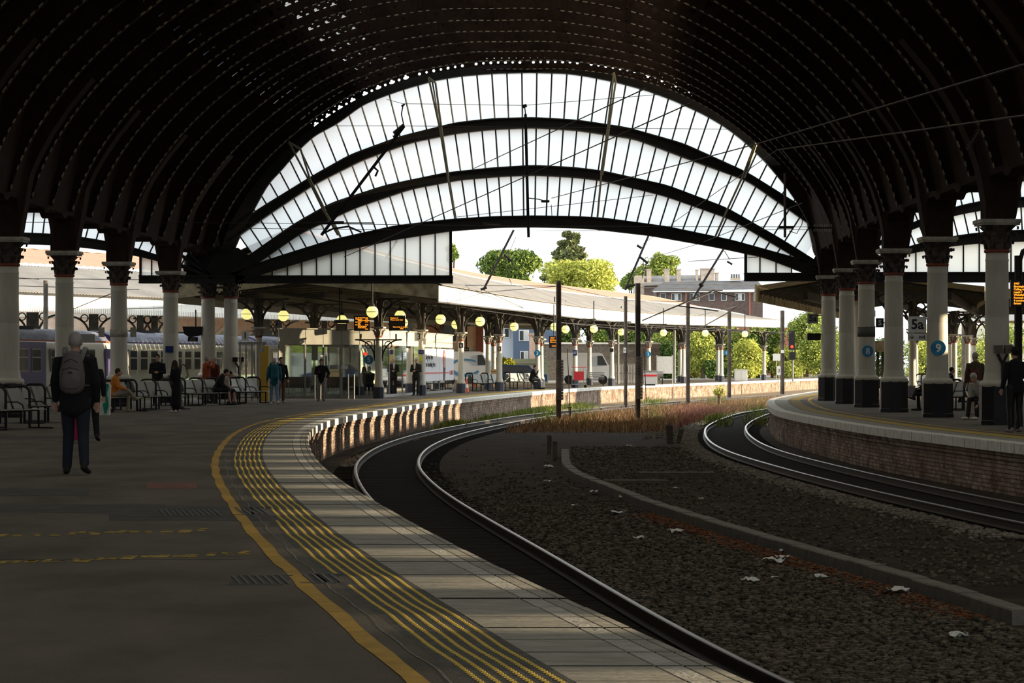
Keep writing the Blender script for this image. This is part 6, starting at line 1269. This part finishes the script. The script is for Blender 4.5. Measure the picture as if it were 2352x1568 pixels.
for a, b, pt in ((1461,1480,632),(1528,1539,616),(1556,1565,617),(1600,1605,618),(1611,1643,615),(1646,1652,625),(1487,1497,617)):
    MB().box((X2(a),D2+1.5,Z2_(660)),(X2(b),D2+3,Z2_(pt))).box((X2(a)-.12,D2+1.4,Z2_(pt+2)),(X2(b)+.12,D2+3.1,Z2_(pt))).build('chimney_stack','chimney',h2)
MB().box((X2(1458),D2+.5,0),(X2(1480),D2+3,Z2_(634))).build('chimney_wall','chimney',h2)
h3 = thing('chimney_pots', 'group of dark chimney pots on a small stack near the arched window frame', 'chimney', (X_(1693),D+4,Z_(641))); MB().box((-.7,0,0),(.9,.8,.35)).build('stack','chimney',h3)
for k in range(4): MB().lathe([(.16,.3),(.13,1.0)], 8, c=(-.5+k*.4,.4)).build('pot','slate',h3)
for i, (px, py, rw_, rh_, m, lb) in enumerate(((1545,800,44,70,'leafm','tall mid green bush behind the column third from the canopy end'),(1585,835,30,44,'leafl','yellow green bush between the two dark masts'),(1680,800,40,66,'leafm','green tree left behind the white cabinet'),(1740,805,44,70,'leafd','dark green tree behind the bright bush and cabinet'),(1800,835,40,44,'leafl','yellow hedge just behind the signal post'),(1885,800,50,80,'leafm','green trees at the left of the far right hand columns'),(1260,800,40,50,'leafm','small green tree beside the brick pier'))):
    BUSH.append((px, py, 268, rw_, rh_, m, lb, 'leafl' if m != 'leafl' else None))
rh = thing('red_brick_house', 'red brick house seen below the canopy behind the bushes', 'house', (W(1560,HZ,330).x,330,0)); MB().box((-4,0,0),(14,8,6)).build('wall','redtile',rh); 
for a in (-2.5,3.4,8.2): hwin(a,4.0,1.4,1.2,rh,2)
# ================================================================ trees and bushes
LEAF = [(-.5,0,0),(0,-.28,.08),(.5,0,0),(0,.28,.08)]
def tree(name, label, px, py, d, rw_, rh_, n, ls, m, trunk=True, blobs=12, cat='tree', seed=1, zb=0, conifer=False, m2=None):
    q = np.random.default_rng(seed); p = W(px, py, d); sx = rw_*d/F; sz = rh_*d/F; t = thing(name, label, cat, (p.x,p.y,zb)); cz = p.z-zb
    if conifer:
        lv = 9; C_ = []
        for i in range(lv):
            zz = -sz+2*sz*i/(lv-1)
            for k in range(4): a = q.uniform(0, 6.3); rr = sx*(1.0-.75*i/(lv-1)); C_.append((math.cos(a)*rr*.6, math.sin(a)*rr*.4, zz+q.uniform(-.3,.3), rr*.55, rr*.4, sz*.10))
    else: C_ = [(q.uniform(-.62,.62)*sx, q.uniform(-.5,.5)*sx, q.uniform(-.55,.6)*sz, sx*q.uniform(.3,.5), sx*.4, sz*q.uniform(.3,.5)) for _ in range(blobs)]+[(0,0,0,sx*.7,sx*.6,sz*.75)]
    k = q.integers(0, len(C_), n); C_ = np.array(C_)[k]; dirs = q.normal(size=(n,3)); dirs /= np.linalg.norm(dirs, axis=1)[:,None]; rad = q.uniform(.4,1.22,n)[:,None]**.7
    pos = C_[:,:3]+dirs*rad*C_[:,3:6]; pos[:,2] += cz
    pos = pos[pos[:,2] > .1]; n = len(pos)
    base = np.array(LEAF)*ls; A = q.normal(size=(n,3)); A /= np.linalg.norm(A,axis=1)[:,None]; B = np.cross(A, q.normal(size=(n,3))); B /= np.linalg.norm(B,axis=1)[:,None]; Cc = np.cross(A,B); s_ = q.uniform(.6,1.3,n)[:,None]
    V = np.stack([pos+(A*b[0]+B*b[1]+Cc*b[2])*s_ for b in base], 1).reshape(-1,3)
    def mk(nm, idx, mm):
        me = bpy.data.meshes.new(nm); v = V.reshape(n,4,3)[idx].reshape(-1,3); c_ = len(idx)
        me.vertices.add(4*c_); me.vertices.foreach_set('co', v.ravel()); me.loops.add(4*c_); me.loops.foreach_set('vertex_index', np.arange(4*c_)); me.polygons.add(c_); me.polygons.foreach_set('loop_start', np.arange(0,4*c_,4)); me.polygons.foreach_set('loop_total', np.full(c_,4)); me.update(); me.validate(); me.materials.append(M[mm]); o = inst(nm, me, t); o['kind'] = 'stuff'
    idx = np.arange(n)
    if m2: mk('foliage', idx[idx%3 != 0], m); mk('foliage', idx[idx%3 == 0], m2)
    else: mk('foliage', idx, m)
    if trunk:
        mb = MB(); mb.limb([(0,0,0),(0,0,cz*.6),(sx*.1,0,cz+sz*.3)], [sx*.09+.08, sx*.06+.05, .05], 8)
        for i in range(6): a = q.uniform(0,6.3); mb.limb([(0,0,cz*.7),(math.cos(a)*sx*.55, math.sin(a)*sx*.4, cz+q.uniform(0,.6)*sz)], [.10,.03], 5)
        mb.build('trunk','bark',t, True)
    return t
tree('tree','large mid green tree left of the pine above the canopy ridge',1165,620,330,80,54,15000,.42,'leafm',seed=2,m2='leafd'); tree('pine_tree','dark feathery pine tree, tallest above the canopy ridge',1310,598,325,70,54,7500,.7,'leafp',conifer=True,seed=3); tree('tree','bright yellow green tree in front of the pine',1325,650,300,96,54,17000,.38,'leafl',seed=4,blobs=14)
tree('willow_tree','pale green tree standing behind the chimneys',1508,622,480,56,44,12000,.5,'leafm',seed=5,m2='leafl'); tree('tree','small bit of tree at the edge of the arched window frame',1040,580,340,14,22,1500,.5,'leafm',seed=6); tree('tree','low green tree left of the roofs and chimneys',1448,645,480,26,20,1500,.7,'leafm',seed=7)
for i, (px, py, d, rw_, rh_, m, lb, m2) in enumerate(((1300,782,262,66,50,'leafd','dark green tree above the boundary wall, left part','leafm'),(1440,778,262,80,52,'leafd','dark green tree above the boundary wall, right part','leafm'),(1380,760,275,50,30,'leafm','mid green tree showing between the globes above the wall',None),(1530,835,258,34,46,'leafd','dark rounded bush behind the notice board',None),(1615,800,262,40,62,'leafl','tall yellow green bush left of the white cabinet','leafm'),(1650,850,255,32,30,'leafd','dark low bush left of the white cabinet','leafm'),(1720,825,262,42,48,'leafl','bright yellow green bush behind the white cabinet',None),(1775,800,270,36,60,'leafm','green tree behind the last canopy column','leafd'),(1850,825,285,48,46,'leafl','bright hedge right of the signal','leafm'),(1855,755,285,46,48,'leafm','green tree above the hedge right of the signal','leafl'),(1160,845,190,24,26,'leafl','yellow green bush between the first loop bench and the blue car',None),(1500,790,275,30,40,'leafm','light green tree behind the blue 2 sign','leafl'),(1935,800,290,60,80,'leafm','green hedge seen between the far right hand columns','leafl'),(2120,825,288,70,62,'leafl','bright hedge under the larger 5a sign','leafm'),(2240,830,288,70,62,'leafl','bright hedge behind the slim white columns at right','leafm'))+tuple(BUSH)):
    tree('bush' if rh_ < 60 else 'tall_bush', lb, px, py, d, rw_*1.1, rh_*1.05, 6500, .27, m, seed=20+i, trunk=True, cat='bush', zb=-.1 if d > 225 else -.05, m2=m2)
# weeds
def weeds(name, label, cnt, fy_, fx_, h0, h1, m, seed):
    q = random.Random(seed); V = []; Fc = []
    for i in range(cnt):
        y = fy_(q); x = fx_(q, y); h = q.uniform(h0, h1); a = q.uniform(0, PI); dx, dy = math.cos(a)*.02, math.sin(a)*.02; lx, ly = q.gauss(0,.35)*h, q.gauss(0,.35)*h; n = len(V)
        V += [(x-dx,y-dy,-1.08),(x+dx,y+dy,-1.08),(x+lx*.6+dx*.8,y+ly*.6,-1.08+h*.6),(x+lx*.6-dx*.8,y+ly*.6,-1.08+h*.6),(x+lx,y+ly,-1.08+h)]; Fc += [(n,n+1,n+2,n+3),(n+3,n+2,n+4)]
    me = bpy.data.meshes.new(name); me.from_pydata(V, [], Fc); me.materials.append(M[m]); o = inst(name, me); tag(o, label, 'weeds', kind='stuff'); return o
weeds('dry_grass','dry straw coloured grass between the two tracks beyond the vault',16000,lambda q: q.uniform(96,190),lambda q,y: q.uniform(RAIL_R(y)+.8, max(RAIL_R(y)+1.5, min(RA(y)-1.5, y*.125))),.12,.42,'grassb',1)
weeds('pink_weeds','low pinkish weeds in a mound left of the right hand track',6000,lambda q: q.gauss(128,9),lambda q,y: min((1610+q.gauss(0,30)-1176)/F*y, RA(y)-1.2),.2,.42,'grassp',2)
weeds('green_weeds','green weeds between the masts',5000,lambda q: q.uniform(104,180),lambda q,y: (q.choice((1255,1340,1500,1640,1655,1740))+q.gauss(0,16)-1176)/F*y,.12,.40,'grassg',3)
weeds('wall_weeds','bright green weeds along the foot of the sunlit platform wall',3500,lambda q: q.choice((104,118,128,134,139,150))+q.gauss(0,2.5),lambda q,y: EDGE(y)+.15+abs(q.gauss(0,.25)),.1,.38,'grassg',4)
tree('sapling','small bushy sapling growing beside the track among the weeds',1652,900,148,17,17,600,.09,'leafl',seed=40,trunk=True,cat='bush',zb=-1.08)

tree('bush','dark hedge seen low between the middle right hand columns',2030,830,290,50,60,3600,.34,'leafd',seed=60,trunk=False,cat='bush',zb=-1.2,m2='leafm')
tree('tree','green tree seen above the slim white columns at right',2300,800,300,80,90,5200,.4,'leafm',seed=61,trunk=True,cat='tree',zb=-1.2,m2='leafl')
p = W(2255, HZ, 300); yb = thing('pale_building', 'pale sunlit building glimpsed behind the hedges at the right edge', 'building', (p.x,p.y,0)); MB().box((-7,0,0),(9,6,6.0)).build('wall','stonetrim',yb)
for k in range(5): hwin(-5.5+k*2.8,3.4,1.2,1.5,yb,2)
p = W(2022, HZ, 117); kk = thing('slatted_screen', 'dark slatted screen with light slits between the middle right hand columns', 'screen', (p.x,p.y,0))
for k in range(6): MB().box((-.62+k*.22,-.03,0),(-.50+k*.22,.03,2.0)).build('slat','beam',kk)
MB().box((-.68,-.06,2.0),(.70,.06,2.5)).build('head_panel','under',kk)
